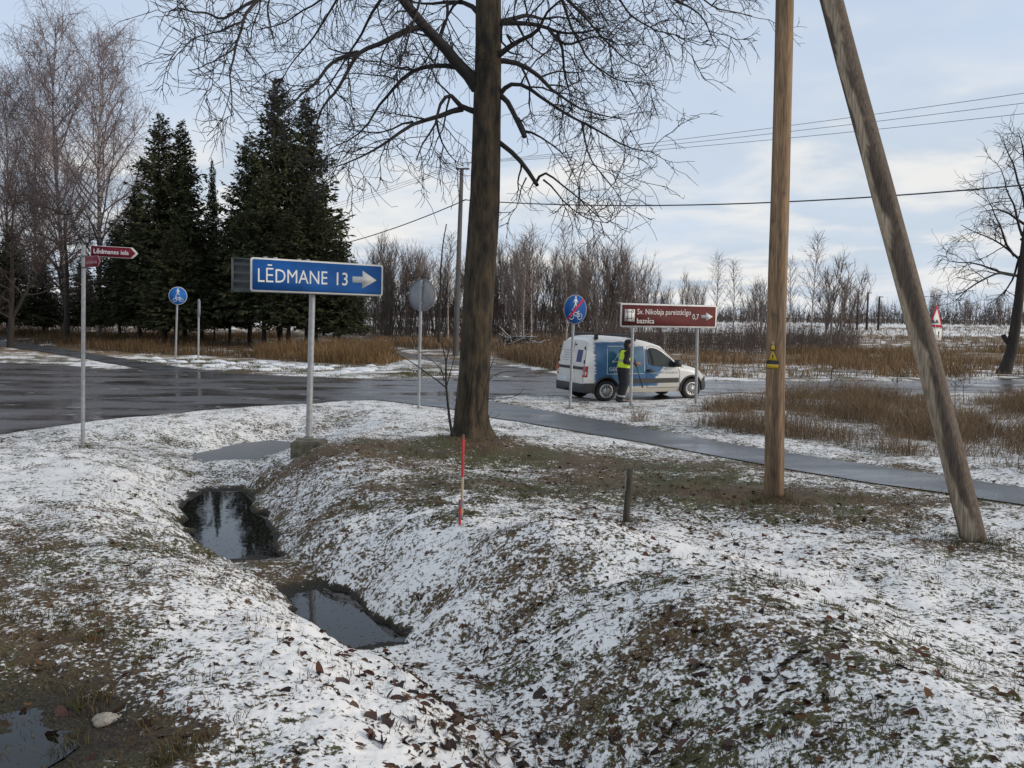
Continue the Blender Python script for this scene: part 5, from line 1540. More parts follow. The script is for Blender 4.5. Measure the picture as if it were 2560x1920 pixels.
def wooden_poles():
    Y = at(1934.5, 1258)[1]; b = at(1934.5, 1258); top = atY(1968.5, -430, Y)
    rt = root('wooden_pole', (b[0], Y, 0), 'upright round wooden power pole with yellow danger plates beside the footpath', 'utility pole')
    P0 = at(1934.3, 1264, -.12); r0 = 25.0 / F * Y; timber('shaft', P0, top, r0, 20.5 / F * Y * .98, rt, None, 3)
    A = R(-38)
    for yc, kind in ((857, 'tag'), (867, 'tag2'), (893, 'tri')):
        P = axis_panel(P0, top, 0, yc, A, r0 * .97 + .008); s = Y / F / .80
        if kind == 'tag':
            mb = MB(); mb.prism(rrect(5.2 * s, 8.4 * s, .004), 0, .003, P.M); part('number_tag', mb, mat('pale_tag', (.33, .24, .17), .5, .05, 9), rt)
        elif kind == 'tag2':
            mb = MB(); mb.prism(rrect(10 * s, 12 * s, .004), -.001, .0015, P.M); bk = part('number_tag', mb, M_black, rt); mb = MB(); mb.prism(rrect(7.4 * s, 8.6 * s, .003), .002, .004, P.M); part('tag_face', mb, M_yellow, rt, bk)
        else:
            mb = MB(); mb.prism([(-13.3 * s, -21.8 * s), (13.3 * s, -21.8 * s), (13.3 * s, -6.6 * s), (11.4 * s, -5.4 * s), (.6 * s, 17.2 * s), (-.6 * s, 17.2 * s), (-11.4 * s, -5.4 * s), (-13.3 * s, -6.6 * s)], -.001, .0015, P.M); bk = part('danger_plate', mb, M_black, rt)
            mb = MB(); mb.prism([(-10 * s, -4.5 * s), (10 * s, -4.5 * s), (0, 15.5 * s)], .002, .004, P.M); part('danger_triangle', mb, M_yellow, rt, bk)
            mb = MB(); mb.prism([(-12.6 * s, -21 * s), (12.6 * s, -21 * s), (12.6 * s, -12.6 * s), (-12.6 * s, -12.6 * s)], .002, .004, P.M); part('danger_strip', mb, M_yellow, rt, bk)
            mb = MB(); mb.prism([(-.8 * s, 8 * s), (2.2 * s, 8 * s), (.8 * s, 4.2 * s), (2.8 * s, 4.2 * s), (-1.2 * s, -3 * s), (0, 2.4 * s), (-2.2 * s, 2.4 * s)], .0045, .006, P.M); part('lightning_bolt', mb, M_black, rt, bk)
    P = axis_panel(P0, top, 0, 1031, R(66), r0 * .98); mb = MB(); mb.prism(rrect(.03, .055, .01), 0, .006, P.M); part('reflector', mb, M_white, rt)
    # the strut
    Yb = at(2440, 1366)[1]; S0 = at(2443, 1378, -.12); S1 = atY(1975, -405, Y - .05)
    rt = root('leaning_pole', (at(2440, 1366)[0], Yb, 0), 'thick leaning wooden brace pole with peeled pale strips, footed on snowy grass', 'utility pole')
    r0 = 31.5 / F * Yb; timber('shaft', S0, S1, r0, 25 / F * Y, rt, math.pi * 1.14, 6)
    P = axis_panel(S0, S1, 0, 889, R(-8), r0 * .93); s = Yb / F * 1.07; mb = MB(); mb.prism(rrect(10.5 * s, 10 * s, .003), 0, .003, P.M); pl = part('number_plate', mb, M_yellow, rt)
    mb = MB()
    for k in (-1.8, 1.8): mb.prism([((k - .8) * s, -3 * s), ((k + .8) * s, -3 * s), ((k + .8) * s, 3 * s), ((k - .8) * s, 3 * s)], .0035, .0045, P.M)
    part('plate_marks', mb, M_black, rt, pl)
    P = axis_panel(S0, S1, 0, 1024, R(52), r0 * .97); mb = MB(); mb.prism(rrect(.035, .055, .012), 0, .006, P.M); part('reflector', mb, M_white, rt)


wooden_poles()


def power_pole():
    Y = 49.0; b = atY(1138, 897, Y); rt = root('power_pole', (b[0], Y, 0), 'slim grey concrete power pole with a crossarm, half behind the big tree trunk', 'utility pole')
    top = atY(1154.5, 424, Y); mb = MB(); V = []
    M0 = np.array([b[0], Y, -.2]); 
    for p, wx in ((M0, .16), (top, .10)):
        for dx, dy in ((-1, -.7), (1, -.7), (1, .7), (-1, .7)): V.append(p + np.array([dx * wx, dy * wx, 0]))
    mb.add(V, [(0, 1, 5, 4), (1, 2, 6, 5), (2, 3, 7, 6), (3, 0, 4, 7), (4, 5, 6, 7)]); part('shaft', mb, M_polec, rt)
    d = np.array([.81, -.58, 0]); n = np.array([.58, .81, 0])
    mb = MB(); a = atY(1140, 422, Y + .2); c = atY(1173, 422, Y - .2); mb.tube([a, c], .05, 6); arm = part('crossarm', mb, M_steel, rt)
    att = []
    for x in (1145.5, 1157.5, 1171.5):
        q = atY(x, 422, Y - (x - 1157) / 16 * .2); mb = MB(); mb.tube([q, q + np.array([0, 0, .2])], .014, 6); mb.lathe([(.0, .34), (.045, .33), (.06, .28), (.035, .24), (.065, .20), (.03, .17), (.0, .17)], q, (0, 0, 1), (1, 0, 0), 12); part('insulator', mb, M_porc, rt, arm); att.append(q + np.array([0, 0, .30]))
    mb = MB(); q = atY(1152, 505, Y); mb.tube([q, q + np.array([.25, -.12, .12])], .025, 6); part('cable_bracket', mb, M_steel, rt)
    low = q + np.array([.25, -.12, .10])
    return att, low


ATT, LOW = power_pole()


def wire(name, pts, r, label, sag=0.0):
    P = np.array(pts); mid = P[len(P) // 2]
    rt_loc = P[0]
    T = Tubes(); out_ = []
    for i in range(len(P) - 1):
        a, b = P[i], P[i + 1]
        for k in range(24):
            t = k / 24; out_.append(a + (b - a) * t - np.array([0, 0, 4 * sag * t * (1 - t)]))
    out_.append(P[-1]); T.add(np.array(out_), np.full(len(out_), r), 5)
    o = link(name, T.mesh(name, rt_loc), M_wire); o.location = Vector([float(q) for q in rt_loc])
    return tag(o, label, 'power line')


for a, l_, r_, lab in zip(ATT, ((650, 557), (660, 563), (655, 572)), ((3200, 137), (3200, 172), (3200, 210)), ('topmost of the three thin power wires crossing the sky behind the wooden poles', 'middle of the three thin power wires crossing the sky behind the wooden poles', 'lowest of the three thin power wires crossing the sky behind the wooden poles')):
    wire('power_wire', [atY(*l_, 76), a, atY(*r_, 27)], .010, lab, .25)
wire('power_cable', [atY(640, 640, 74), LOW, atY(3150, 400, 27.5)], .030, 'thick twisted power cable slung low across the sky below the thin wires', .75)

for px, py, lab in ((2146, 733, 'far stubby dark pole on the horizon, nearest to the leafless bush'), (2170.5, 731, 'far dark pole on the horizon, tallest and middle of three'), (2199, 741, 'far dark pole on the horizon, nearest to the leaning pole')):
    Y = 170; q = atY(px, py, Y); rt = root('far_pole', (q[0], Y, 0), lab, 'utility pole'); mb = MB(); mb.tube([(q[0], Y, -.2), q], [.24, .16], 6); mb.box((q[0] + .25, Y, q[2] - .1), (.9, .15, .15)); part('shaft', mb, M_bark2, rt)


# ================================================================== SMALL THINGS ON THE GRASS
def ZK(x, y): return (1000 + x / 3.16, 1060 + y / 3.16)


def at_ground(px, py):
    z = 0.0
    for _ in range(8): q = at(px, py, z); z = .5 * z + .5 * ground_z(q[0], q[1])
    return at(px, py, z)


def stake():
    b = at_ground(1151, 1317); Y = b[1]; rt = root('marker_stake', b, 'thin red and cream surveying stake mended with grey tape, in a patch of bare earth', 'stake')
    def pc(name, a, c, r, m, dy=0.0, dx=0.0):
        mb = MB(); A = atY(*ZK(*a), Y + dy) + np.array([dx, 0, 0]); B = atY(*ZK(*c), Y + dy) + np.array([dx, 0, 0]); mb.tube([A, B], r, 10); return smooth_angle(part(name, mb, m, rt))
    pc('tip', (499, 118), (499.5, 84), .0155, mat('bare_stake_wood', (.17, .10, .06), .8, .1, 30)); pc('red_band', (494, 418), (499, 118), .0158, M_stakered); pc('cream_shaft', (486, 742), (494, 418), .0152, M_cream)
    pc('splint', (474, 822), (477, 600), .0135, M_stakered, -.028, -.002); pc('tape', (480, 655), (483, 600), .029, M_tape, -.014); pc('tape', (478, 742), (480, 716), .028, M_tape, -.014)
    mb = MB(); g = np.random.default_rng(8)


stake()


def clods():
    g = np.random.default_rng(9); n = 70; V = []; Fc = []
    import bmesh
    bm = bmesh.new(); bmesh.ops.create_icosphere(bm, subdivisions=1, radius=1); bv = np.array([tuple(v.co) for v in bm.verts]); bf = [[v.index for v in f.verts] for f in bm.faces]; bm.free()
    mb = MB()
    for cx_, cy_, rx, ry, k in ((1150, 1322, .16, .10, 45), (1085, 1290, .26, .08, 45), (1190, 1285, .16, .06, 25)):
        q = at(cx_, cy_)
        for _ in range(k):
            x, y = g.normal(q[0], rx), g.normal(q[1], ry); s = g.uniform(.012, .038); V = bv * s * g.uniform(.7, 1.3, (len(bv), 3)); mb.add(V + np.array([x, y, ground_z_fast(x, y) + s * .4]), bf)
    tag(link('earth_clods', mb.mesh('earth_clods'), mat('turned_earth', (.055, .028, .018), .95, .2, 30, .4)), kind='stuff')
    q = at(265, 1765, .1); s = .055; mb = MB(); bm = bmesh.new(); bmesh.ops.create_icosphere(bm, subdivisions=3, radius=1); bv = np.array([tuple(v.co) for v in bm.verts]); bf = [[v.index for v in f.verts] for f in bm.faces]; bm.free()
    bv = bv * (1 + 1.1 * (fbm(bv[:, 0] * 2 + bv[:, 2] * 1.3, bv[:, 1] * 2 + 4, 6, 3) - .5)[:, None]) * np.array([1.25, 1, .62]) * s
    loc = np.array([q[0], q[1], ground_z_fast(q[0], q[1]) + .045]); mb.add(bv, bf); o = link('snow_lump', mb.mesh('snow_lump', None, True), mat('old_snow', (.38, .345, .29), .8, .12, 26, .6, 60, col2=(.24, .21, .165))); o.location = loc; tag(o, 'rounded off-white lump of old snow on muddy grass', 'snow lump')
    # lumps of shovelled snow on the verge across the junction
    mb = MB(); bm = bmesh.new(); bmesh.ops.create_icosphere(bm, subdivisions=2, radius=1); bv = np.array([tuple(v.co) for v in bm.verts]); bf = [[v.index for v in f.verts] for f in bm.faces]; bm.free()
    for _ in range(60):
        t = g.random(); px = 180 + 760 * t; py = 886 + 44 * t ** .7 + g.normal(0, 6); q = at(px, py)
        if road_sd(q[None, :2])[0] < .5: continue
        s = g.uniform(.10, .32); V = bv * s * np.array([1.3, 1, .38]) * (1 + .3 * (vnoise(bv[:, 0] * 2 + px, bv[:, 1] * 2, 4) - .5))[:, None]; mb.add(V + np.array([q[0], q[1], .02]), bf)
    tag(link('snow_clods', mb.mesh('snow_clods', None, True), MATS['snow_cap']), kind='stuff')


def ground_z_fast(x, y): return ground_z(x, y)


clods()


def old_post():
    b = at_ground(1564.5, 1310); Y = b[1]; rt = root('old_post', b, 'short weathered wooden post stump leaning slightly, between the red stake and the wooden pole', 'post')
    t = atY(1576, 1172, Y); s = .040; d = t - b; mb = MB(); V = []; b2 = b - d * .15
    K = 7
    g = np.random.default_rng(4)
    for k in range(K):
        c = b2 + (t - b2) * k / (K - 1); w_ = s * (1.02 - .10 * k / K)
        for j in range(8):
            a = 2 * math.pi * (j + .5) / 8; V.append(c + np.array([math.cos(a) * w_ * g.uniform(.93, 1.07), math.sin(a) * w_ * g.uniform(.93, 1.07), (g.uniform(-.02, .012) if k == K - 1 else 0)]))
    fs = [(i * 8 + j, i * 8 + (j + 1) % 8, (i + 1) * 8 + (j + 1) % 8, (i + 1) * 8 + j) for i in range(K - 1) for j in range(8)] + [tuple((K - 1) * 8 + j for j in range(8))]
    mb.add(V, fs); part('stump', mb, M_stump, rt)
    mb = MB(); q = b + d * .62 + np.array([-s * .98, -.012, 0]); mb.tube([q, q + np.array([.003, 0, .10]), q + np.array([.012, 0, .17])], [.010, .009, .004], 5); part('splinter', mb, mat('pale_splinter', (.28, .25, .21), .8, .1, 20), rt)


old_post()


def marker():
    b = at(2529, 925); t = atY(2527, 826, b[1]); rt = root('road_marker', (b[0], b[1], 0), 'thin pale roadside post in front of the leaning dark tree', 'post'); post(rt, (b[0], b[1], -.05), t, .042, mat('pale_post', (.30, .28, .26), .7, .1, 8), 'shaft')
    mb = MB(); c = atY(2527, 840, b[1]); mb.tube([c, c + np.array([0, 0, -.25])], .046, 10); part('band', mb, M_greyback, rt)


marker()


def weeds():
    g = np.random.default_rng(44)
    for px, base, top, lab in ((2240, 1000, 905, 'dry brown weed stalk in front of the road, just before the leaning pole'), (2388, 1010, 925, 'dry forked weed stalk behind the leaning pole, shorter of the two'), (2409, 1012, 918, 'dry weed stalk with a dark seed head, beyond the leaning pole'), (2075, 1010, 930, 'dry bushy weed standing above the brown grass beside the wooden pole')):
        b = at(px, base); t = atY(px + 3, top, b[1]); rt = root('dry_weed', (b[0], b[1], 0), lab, 'weed'); T = Tubes(); P = np.array([b, (b + t) / 2 + g.normal(0, .02, 3), t]); T.add(P, [.010, .008, .005], 4)
        for _ in range(12):
            s = b + (t - b) * g.uniform(.35, 1); e = s + np.array([g.normal(0, .14), g.normal(0, .1), g.uniform(.05, .28)]); T.add([s, (s + e) / 2, e], [.006, .006, .004], 3); T.add([e - (0, 0, .03), e, e + np.array([0, 0, .06])], [.004, .014, .003], 4)
        link('stalks', T.mesh('stalks', b), M_shrubd, rt)


weeds()


# ================================================================== THE VAN
def van():
    P1 = at(1508, 1004, .012); s = .99; rz = R(24)
    fx = np.array([math.cos(rz), math.sin(rz), 0]); fy = np.array([-math.sin(rz), math.cos(rz), 0]); O = P1 - s * (.66 * fx - .74 * fy)
    rt = root('van', (O[0], O[1], .012), 'white and blue surveying van parked on the road edge behind the brown church sign', 'van', None, rz); rt.scale = (s * 1.065, s, s)
    TX = [0, .08, .16, .28, .40, .7, 1.0, 1.5, 1.9, 2.2, 2.4, 2.65, 2.9, 3.0, 3.3, 3.66, 3.82, 3.92, 3.97]
    TZ = [1.69, 1.745, 1.775, 1.80, 1.812, 1.815, 1.80, 1.765, 1.69, 1.605, 1.535, 1.285, 1.06, 1.015, .955, .855, .74, .60, .48]
    def ztop(x): return np.interp(x, TX, TZ)
    def zbot(x):
        z = np.interp(x, [0, .15, .3, 3.7, 3.85, 3.97], [.34, .28, .24, .24, .27, .36])
        for xw in (.66, 3.35):
            q = .385 ** 2 - (x - xw) ** 2
            if q > 0: z = max(z, .29 + math.sqrt(q))
        return z
    def W(x, z):
        zt = ztop(x); w_ = .845
        if z > .95: w_ -= .150 * ((z - .95) / .86) ** 1.5
        if z < .42: w_ -= .05 * ((.42 - z) / .2) ** 2
        if x > 3.15: w_ -= .26 * ((x - 3.15) / .82) ** 2.2
        if x < .25: w_ -= .04 * ((.25 - x) / .25) ** 2
        t = (zt - z) / .17
        if t < 1: w_ *= 1 - .17 * (1 - max(t, 0)) ** 2.4
        return w_
    def sx(x, z):
        return x + .17 * max(0, min(1, (z - .75) / 1.0)) ** 1.3 * max(0, 1 - x / 1.1) ** 1.5
    xs = sorted(set([0, .03, .08, .16, .22, .4, 1.1, 1.2, 1.35, 1.5, 1.7, 1.9, 2.05, 2.2, 2.3, 2.4, 2.5, 2.65, 2.78, 2.9, 2.95, 3.0, 3.78, 3.82, 3.87, 3.92, 3.95, 3.97] + [round(xw + .385 * c, 4) for xw in (.66, 3.35) for c in (-1, -.985, -.93, -.8, -.6, -.35, -.1, .1, .35, .6, .8, .93, .985, 1)]))
    FR = [0, .06, .14, .24, .36, .48, .60, .72, .82, .89, .935, .965, .985, 1.0]
    V = []; nsec = None
    for x in xs:
        zb, zt = zbot(x), ztop(x); half = [(0, zb)] + [(W(x, zb + (zt - zb) * f), zb + (zt - zb) * f) for f in FR] + [(W(x, zt) * .6, zt + .018), (0, zt + .026)]
        ring = [(-a, z) for a, z in half] + [(a, z) for a, z in half[-2:0:-1]]; nsec = len(ring)
        for y, z in ring: V.append((sx(x, z), y, z))
    n = len(xs); fs = [(i * nsec + j, (i + 1) * nsec + j, (i + 1) * nsec + (j + 1) % nsec, i * nsec + (j + 1) % nsec) for i in range(n - 1) for j in range(nsec)]
    fs += [tuple(range(nsec)), tuple((n - 1) * nsec + j for j in range(nsec))[::-1]]
    # paint: white with a frayed blue field along the load side
    m, t, b = new_mat('van_paint'); N_ = t.nodes; l = t.links; tcn = N_.new('ShaderNodeTexCoord'); sp = N_.new('ShaderNodeSeparateXYZ'); l.new(tcn.outputs['Object'], sp.inputs[0])
    def mth(op, a, c):
        q = N_.new('ShaderNodeMath'); q.operation = op
        for i, v in enumerate((a, c)):
            if isinstance(v, (int, float)): q.inputs[i].default_value = v
            else: l.new(v, q.inputs[i])
        return q.outputs[0]
    def mrg(v, a, c, d=0.0, e_=1.0):
        q = N_.new('ShaderNodeMapRange'); q.interpolation_type = 'SMOOTHSTEP'; l.new(v, q.inputs[0])
        for i, k in enumerate((a, c, d, e_)): q.inputs[1 + i].default_value = k
        return q.outputs[0]
    mp = N_.new('ShaderNodeMapping'); mp.inputs['Scale'].default_value = (3, 3, 22); l.new(tcn.outputs['Object'], mp.inputs[0]); ns = N_.new('ShaderNodeTexNoise'); ns.inputs['Scale'].default_value = 1.6; ns.inputs['Detail'].default_value = 6; l.new(mp.outputs[0], ns.inputs['Vector'])
    fr = mth('MULTIPLY', mth('SUBTRACT', ns.outputs[0], .5), .9)
    curve = N_.new('ShaderNodeFloatCurve'); c_ = curve.mapping.curves[0]; c_.points[0].location = (0, .0); c_.points[1].location = (1, .35)
    for zz, xx in ((.30, 2.20), (.44, 2.25), (.55, 2.42), (.66, 2.32), (.75, 2.10), (.83, 2.0), (.90, 1.75)): c_.points.new(zz / 1.0 * .9, xx / 3.0)
    c_.points[0].location = (0, 2.1 / 3); curve.mapping.update()
    l.new(mth('DIVIDE', sp.outputs[2], 1.85), curve.inputs['Value']); edge = mth('MULTIPLY', curve.outputs[0], 3.0)
    dx = mth('ADD', mth('SUBTRACT', edge, sp.outputs[0]), mth('MULTIPLY', fr, .8)); mk = mrg(dx, -.02, .05)
    mk = mth('MULTIPLY', mk, mrg(mth('ADD', sp.outputs[0], mth('MULTIPLY', fr, .3)), .27, .34)); mk = mth('MULTIPLY', mk, mrg(mth('ADD', sp.outputs[2], mth('MULTIPLY', fr, .10)), 1.69, 1.64)); mk = mth('MULTIPLY', mk, mrg(mth('ADD', sp.outputs[2], mth('MULTIPLY', fr, .06)), .40, .44))
    bl = N_.new('ShaderNodeMix'); bl.data_type = 'RGBA'; n3 = N_.new('ShaderNodeTexNoise'); n3.inputs['Scale'].default_value = 2.2; l.new(tcn.outputs['Object'], n3.inputs['Vector']); l.new(mrg(n3.outputs[0], .35, .65), bl.inputs[0]); bl.inputs[6].default_value = (.024, .088, .20, 1); bl.inputs[7].default_value = (.048, .14, .28, 1)
    dirt = N_.new('ShaderNodeMix'); dirt.data_type = 'RGBA'; l.new(mth('MULTIPLY', mrg(mth('ADD', sp.outputs[2], mth('MULTIPLY', fr, .5)), .75, .25), .65), dirt.inputs[0]); dirt.inputs[6].default_value = (.66, .66, .64, 1); dirt.inputs[7].default_value = (.33, .28, .21, 1)
    mx = N_.new('ShaderNodeMix'); mx.data_type = 'RGBA'; l.new(mk, mx.inputs[0]); l.new(dirt.outputs[2], mx.inputs[6]); l.new(bl.outputs[2], mx.inputs[7]); l.new(mx.outputs[2], b.inputs['Base Color']); b.inputs['Roughness'].default_value = .32
    mb = MB().add(V, fs); body = smooth_angle(part('body', mb, m, rt, local=True), 35)
    M_w = mat('van_white', (.64, .635, .61), .35, .10, 3, col2=(.54, .52, .47)); M_pl = mat('van_black_plastic', (.030, .030, .032), .55, .12, 8); M_gl = mat('van_glass', (.030, .040, .036), .06, .15, 2); M_rub = mat('tyre_rubber', (.018, .017, .016), .8, .2, 12); M_hub = mat('hubcap_silver', (.42, .42, .42), .38, .08, 9, metallic=.5)
    M_line = mat('panel_gap', (.03, .035, .045), .6, .05, 5); M_lamp = mat('tail_lamp_red', (.38, .015, .012), .18, .1, 9); M_lw = mat('clear_lamp', (.55, .55, .52), .12, .08, 9); M_navy = mat('navy_sticker', (.035, .035, .13), .4, .1, 6); M_pr = mat('white_print', (.62, .66, .70), .5, .05, 5); M_teal = mat('logo_panel', (.020, .095, .20), .4, .2, 4, col2=(.03, .14, .22)); M_prg = mat('grey_print', (.30, .33, .36), .5, .05, 5)
    def patch(pts_bt, nx=10, nz=6, eps=.006, side=-1):
        """surface patch: list of (x, z0, z1)"""
        X = [p[0] for p in pts_bt]; Vp = []
        xx = np.linspace(X[0], X[-1], nx)
        for x in xx:
            a = np.interp(x, X, [p[1] for p in pts_bt]); c = np.interp(x, X, [p[2] for p in pts_bt])
            for k in range(nz): z = a + (c - a) * k / (nz - 1); Vp.append((sx(x, z), side * (W(x, z) + eps), z))
        f = [(i * nz + k, (i + 1) * nz + k, (i + 1) * nz + k + 1, i * nz + k + 1) for i in range(nx - 1) for k in range(nz - 1)]
        return Vp, f
    def line(pts, r=.006, eps=.002, side=-1):
        P = resample(np.array([(x, 0, z) for x, z in pts]), .06); return np.array([(sx(p[0], p[2]), side * (W(p[0], p[2]) + eps), p[2]) for p in P]), r
    win = [(1.93, 1.10, 1.44), (1.97, 1.03, 1.485), (2.08, 1.0, 1.485), (2.2, .985, 1.455), (2.36, .975, 1.37), (2.58, .96, 1.20), (2.73, .955, 1.07), (2.82, .95, .965)]
    for side in (-1, 1):
        mb = MB(); mb.add(*patch(win, 16, 6, .007, side)); wn = part('side_window', mb, M_gl, rt, local=True, smooth=True)
        mb = MB(); P, r = line([(w_[0], w_[2]) for w_ in win] + [(w_[0], w_[1]) for w_ in win[::-1]] + [(win[0][0], win[0][2])], .011, .004, side); mb.tube(P, r, 5, False); part('window_seal', mb, M_pl, rt, wn, local=True)
        mb = MB(); mb.add(*patch([(1.06, .50, .635), (2.9, .50, .635)], 14, 3, .016, side)); part('side_trim', mb, M_pl, rt, local=True)
        mb = MB()
        for seg in ([(1.90, .36), (1.88, .8), (1.86, 1.2), (1.90, 1.52), (2.02, 1.56), (2.25, 1.51), (2.45, 1.38), (2.68, 1.14), (2.86, .98), (2.93, .8), (2.94, .36), (1.90, .36)], [(1.08, .66), (1.06, 1.6)], [(2.94, .9), (3.1, .95)]):
            P, r = line(seg, .006, .001, side); mb.tube(P, r, 4, False)
        part('door_gap', mb, M_line, rt, local=True)
        mb = MB(); y = side * (W(1.99, .86) + .028); mb.box((1.99, y, .86), (.20, .05, .075), taper=.85); part('door_handle', mb, M_pl, rt, local=True)
        # wheel-arch flares
        for xw in (.66, 3.35):
            a = np.linspace(R(-8), R(188), 22); P = np.array([(xw + .395 * math.cos(q), side * (W(xw + .395 * math.cos(q), .5) + .004), .29 + .395 * math.sin(q)) for q in a]); mb = MB(); mb.tube(P, .030, 6); part('wheel_arch', mb, M_pl, rt, local=True, smooth=True)
        # mirror
        mb = MB(); y0 = side * .84; mb.tube([(2.76, y0, .99), (2.76, side * .93, 1.02)], .03, 6); mir = part('wing_mirror', mb, M_pl, rt, local=True)
        mb = MB(); mb.box((2.77, side * .985, 1.06), (.13, .20, .20), taper=.86); part('mirror_housing', mb, M_pl, rt, mir, local=True)
        mb = MB(); mb.add(*patch([(3.60, .66, .80), (3.68, .61, .835), (3.80, .61, .735)], 6, 5, .008, side)); part('headlight', mb, M_lw, rt, local=True, smooth=True)
        # tail lights wrap the corner
        mb = MB(); Vp, f = patch([(.005, .70, 1.0), (.085, .70, 1.0)], 4, 6, .010, side); mb.add(Vp, f)
        Vr = [(sx(0, z) - .012, side * y, z) for z in (.70, .8, .9, 1.0) for y in (.715, .812)]; mb.add(Vr, [(0, 1, 3, 2), (2, 3, 5, 4), (4, 5, 7, 6)] if side < 0 else [(0, 2, 3, 1), (2, 4, 5, 3), (4, 6, 7, 5)]); tl = part('tail_light', mb, M_lamp, rt, local=True)
        mb = MB(); mb.add([(sx(0, z) - .015, side * y, z) for z in (.75, .845) for y in (.735, .795)], [(0, 1, 3, 2)]); mb.add(*patch([(.012, .75, .845), (.05, .75, .845)], 3, 3, .013, side)); part('reverse_lamp', mb, M_lw, rt, tl, local=True)
    # near side print
    mb = MB(); mb.add(*patch([(.66, .775, 1.545), (1.80, .775, 1.545)], 12, 10, .003)); lp = part('logo_panel', mb, M_teal, rt, local=True)
    mb = MB()
    for seg, r in (([(.66, .775), (.66, 1.545), (1.80, 1.545), (1.80, .775), (.66, .775)], .009), ([(.845, 1.12), (1.10, 1.42), (1.355, 1.12)], .008)):
        P, r = line(seg, r, .004); mb.tube(P, r, 4, False)
    for z in (1.105, 1.13): P, r = line([(.845, z), (1.355, z)], .007, .004); mb.tube(P, r, 4, False)
    part('logo_outline', mb, M_pr, rt, lp, local=True)
    mb = MB()
    for x, z in ((.845, 1.12), (1.10, 1.425), (1.355, 1.12)): mb.box((x, -(W(x, z) + .006), z), (.05, .016, .05))
    part('logo_nodes', mb, M_pr, rt, lp, local=True)
    def van_text(name, txt, x0, x1, z, cap, m_, parent, slant=0.0):
        Vt, Ft = text_mesh(txt, .01); a, c = Vt[:, 0].min(), Vt[:, 0].max(); X = x0 + (Vt[:, 0] - a) / (c - a) * (x1 - x0) + slant * Vt[:, 1] * cap; Z = z + Vt[:, 1] * cap
        mb = MB(); mb.add([(sx(x, zz), -(W(x, zz) + .007), zz) for x, zz in zip(X, Z)], Ft); part(name, mb, m_, rt, parent, local=True)
    van_text('lettering', 'GEOD', .715, 1.14, .865, .095, M_pr, lp); van_text('lettering', 'Augstākie ir izaicinājumi', 1.98, 2.86, .765, .052, M_prg, None, .2)
    # rear face
    def rear(y0, y1, z0, z1, eps, ny=4, nz=8, skew=0):
        ys = np.linspace(y0, y1, ny); zs = np.linspace(z0, z1, nz); Vp = [(sx(0, z) - eps, y, z) for y in ys for z in zs]
        return Vp, [(i * nz + k, i * nz + k + 1, (i + 1) * nz + k + 1, (i + 1) * nz + k) for i in range(ny - 1) for k in range(nz - 1)]
    for side, lab in ((-1, 'rear door with a navy sticker'), (1, 'rear door with faint grey lettering')):
        a, c = (-.735, -.006) if side < 0 else (.006, .735)
        mb = MB(); mb.add(*rear(a, c, .46, 1.66, .008)); d = part('rear_door', mb, M_w, rt, local=True, smooth=True); d['label'] = lab
        if side < 0:
            mb = MB(); mb.add(*rear(-.56, -.26, 1.10, 1.44, .012)); st = part('sticker', mb, M_navy, rt, d, local=True)
            mb = MB(); mb.box((sx(0, .95) - .02, -.07, 1.0), (.03, .05, .12)); part('door_latch', mb, M_pl, rt, d, local=True)
        else:
            mb = MB()
            for k in range(5): mb.add(*rear(.18, .60 - .05 * (k % 3), 1.40 - .07 * k, 1.42 - .07 * k, .011, 2, 2))
            part('print_lines', mb, M_prg, rt, d, local=True)
        mb = MB(); mb.add(*rear(a + .03, c - .02, .90, .975, .018, 3, 2)); mb.box((sx(0, .94) - .010, (a + c) / 2, .937), (.018, abs(c - a) - .05, .08)); part('door_trim', mb, M_pl, rt, d, local=True)
        for hx, hy, hz in ((.02, .765, 1.12), (.055, .745, 1.50)): mb = MB(); mb.box((hx, side * hy, hz), (.035, .022, .09)); part('hinge', mb, M_pl, rt, d, local=True)
    mb = MB(); mb.tube([(sx(0, z) - .012, 0, z) for z in np.linspace(.46, 1.66, 8)], .005, 4); mb.tube([(sx(0, .455) - .01, y, .455) for y in (-.735, .735)], .005, 4); part('rear_gap', mb, M_line, rt, local=True)
    mb = MB(); mb.add(*rear(.16, .62, .56, .68, .013, 2, 2)); pl = part('number_plate', mb, M_pr, rt, local=True)
    mb = MB(); mb.add(*rear(-.14, -.02, 1.555, 1.60, .012, 2, 2)); part('badge', mb, M_pl, rt, local=True)
    # bumpers
    def bumper(x0, x1, z0, z1, bul, front):
        Vp = []; ys = np.linspace(-1, 1, 13); zs = np.linspace(0, 1, 5)
        for v in ys:
            for k in zs:
                z = z0 + (z1 - z0) * k; b_ = bul * (1 - abs(v) ** 3) * (1 - .5 * (2 * k - 1) ** 4)
                Vp.append(((x1 + b_ - (.03 * abs(v) ** 3 if front else 0)) if front else (x0 - b_), v * (.84 if not front else .60), z))
        f = [(i * 5 + k, i * 5 + k + 1, (i + 1) * 5 + k + 1, (i + 1) * 5 + k) for i in range(12) for k in range(4)]
        if front: f = [q[::-1] for q in f]
        return Vp, f
    mb = MB(); mb.add(*bumper(-.02, 0, .27, .50, .07, False))
    for sd_ in (-1, 1): mb.add(*patch([(-.02, .27, .53), (.285, .27, .53)], 8, 4, .018, sd_))
    mb.box((.10, 0, .49), (.22, 1.60, .04)); part('rear_bumper', mb, M_pl, rt, local=True)
    mb = MB(); mb.add(*bumper(3.9, 3.955, .24, .62, .05, True))
    for sd_ in (-1, 1): mb.add(*patch([(3.745, .30, .585), (3.80, .26, .60), (3.955, .28, .61)], 8, 5, .014, sd_))
    part('front_bumper', mb, M_pl, rt, local=True)
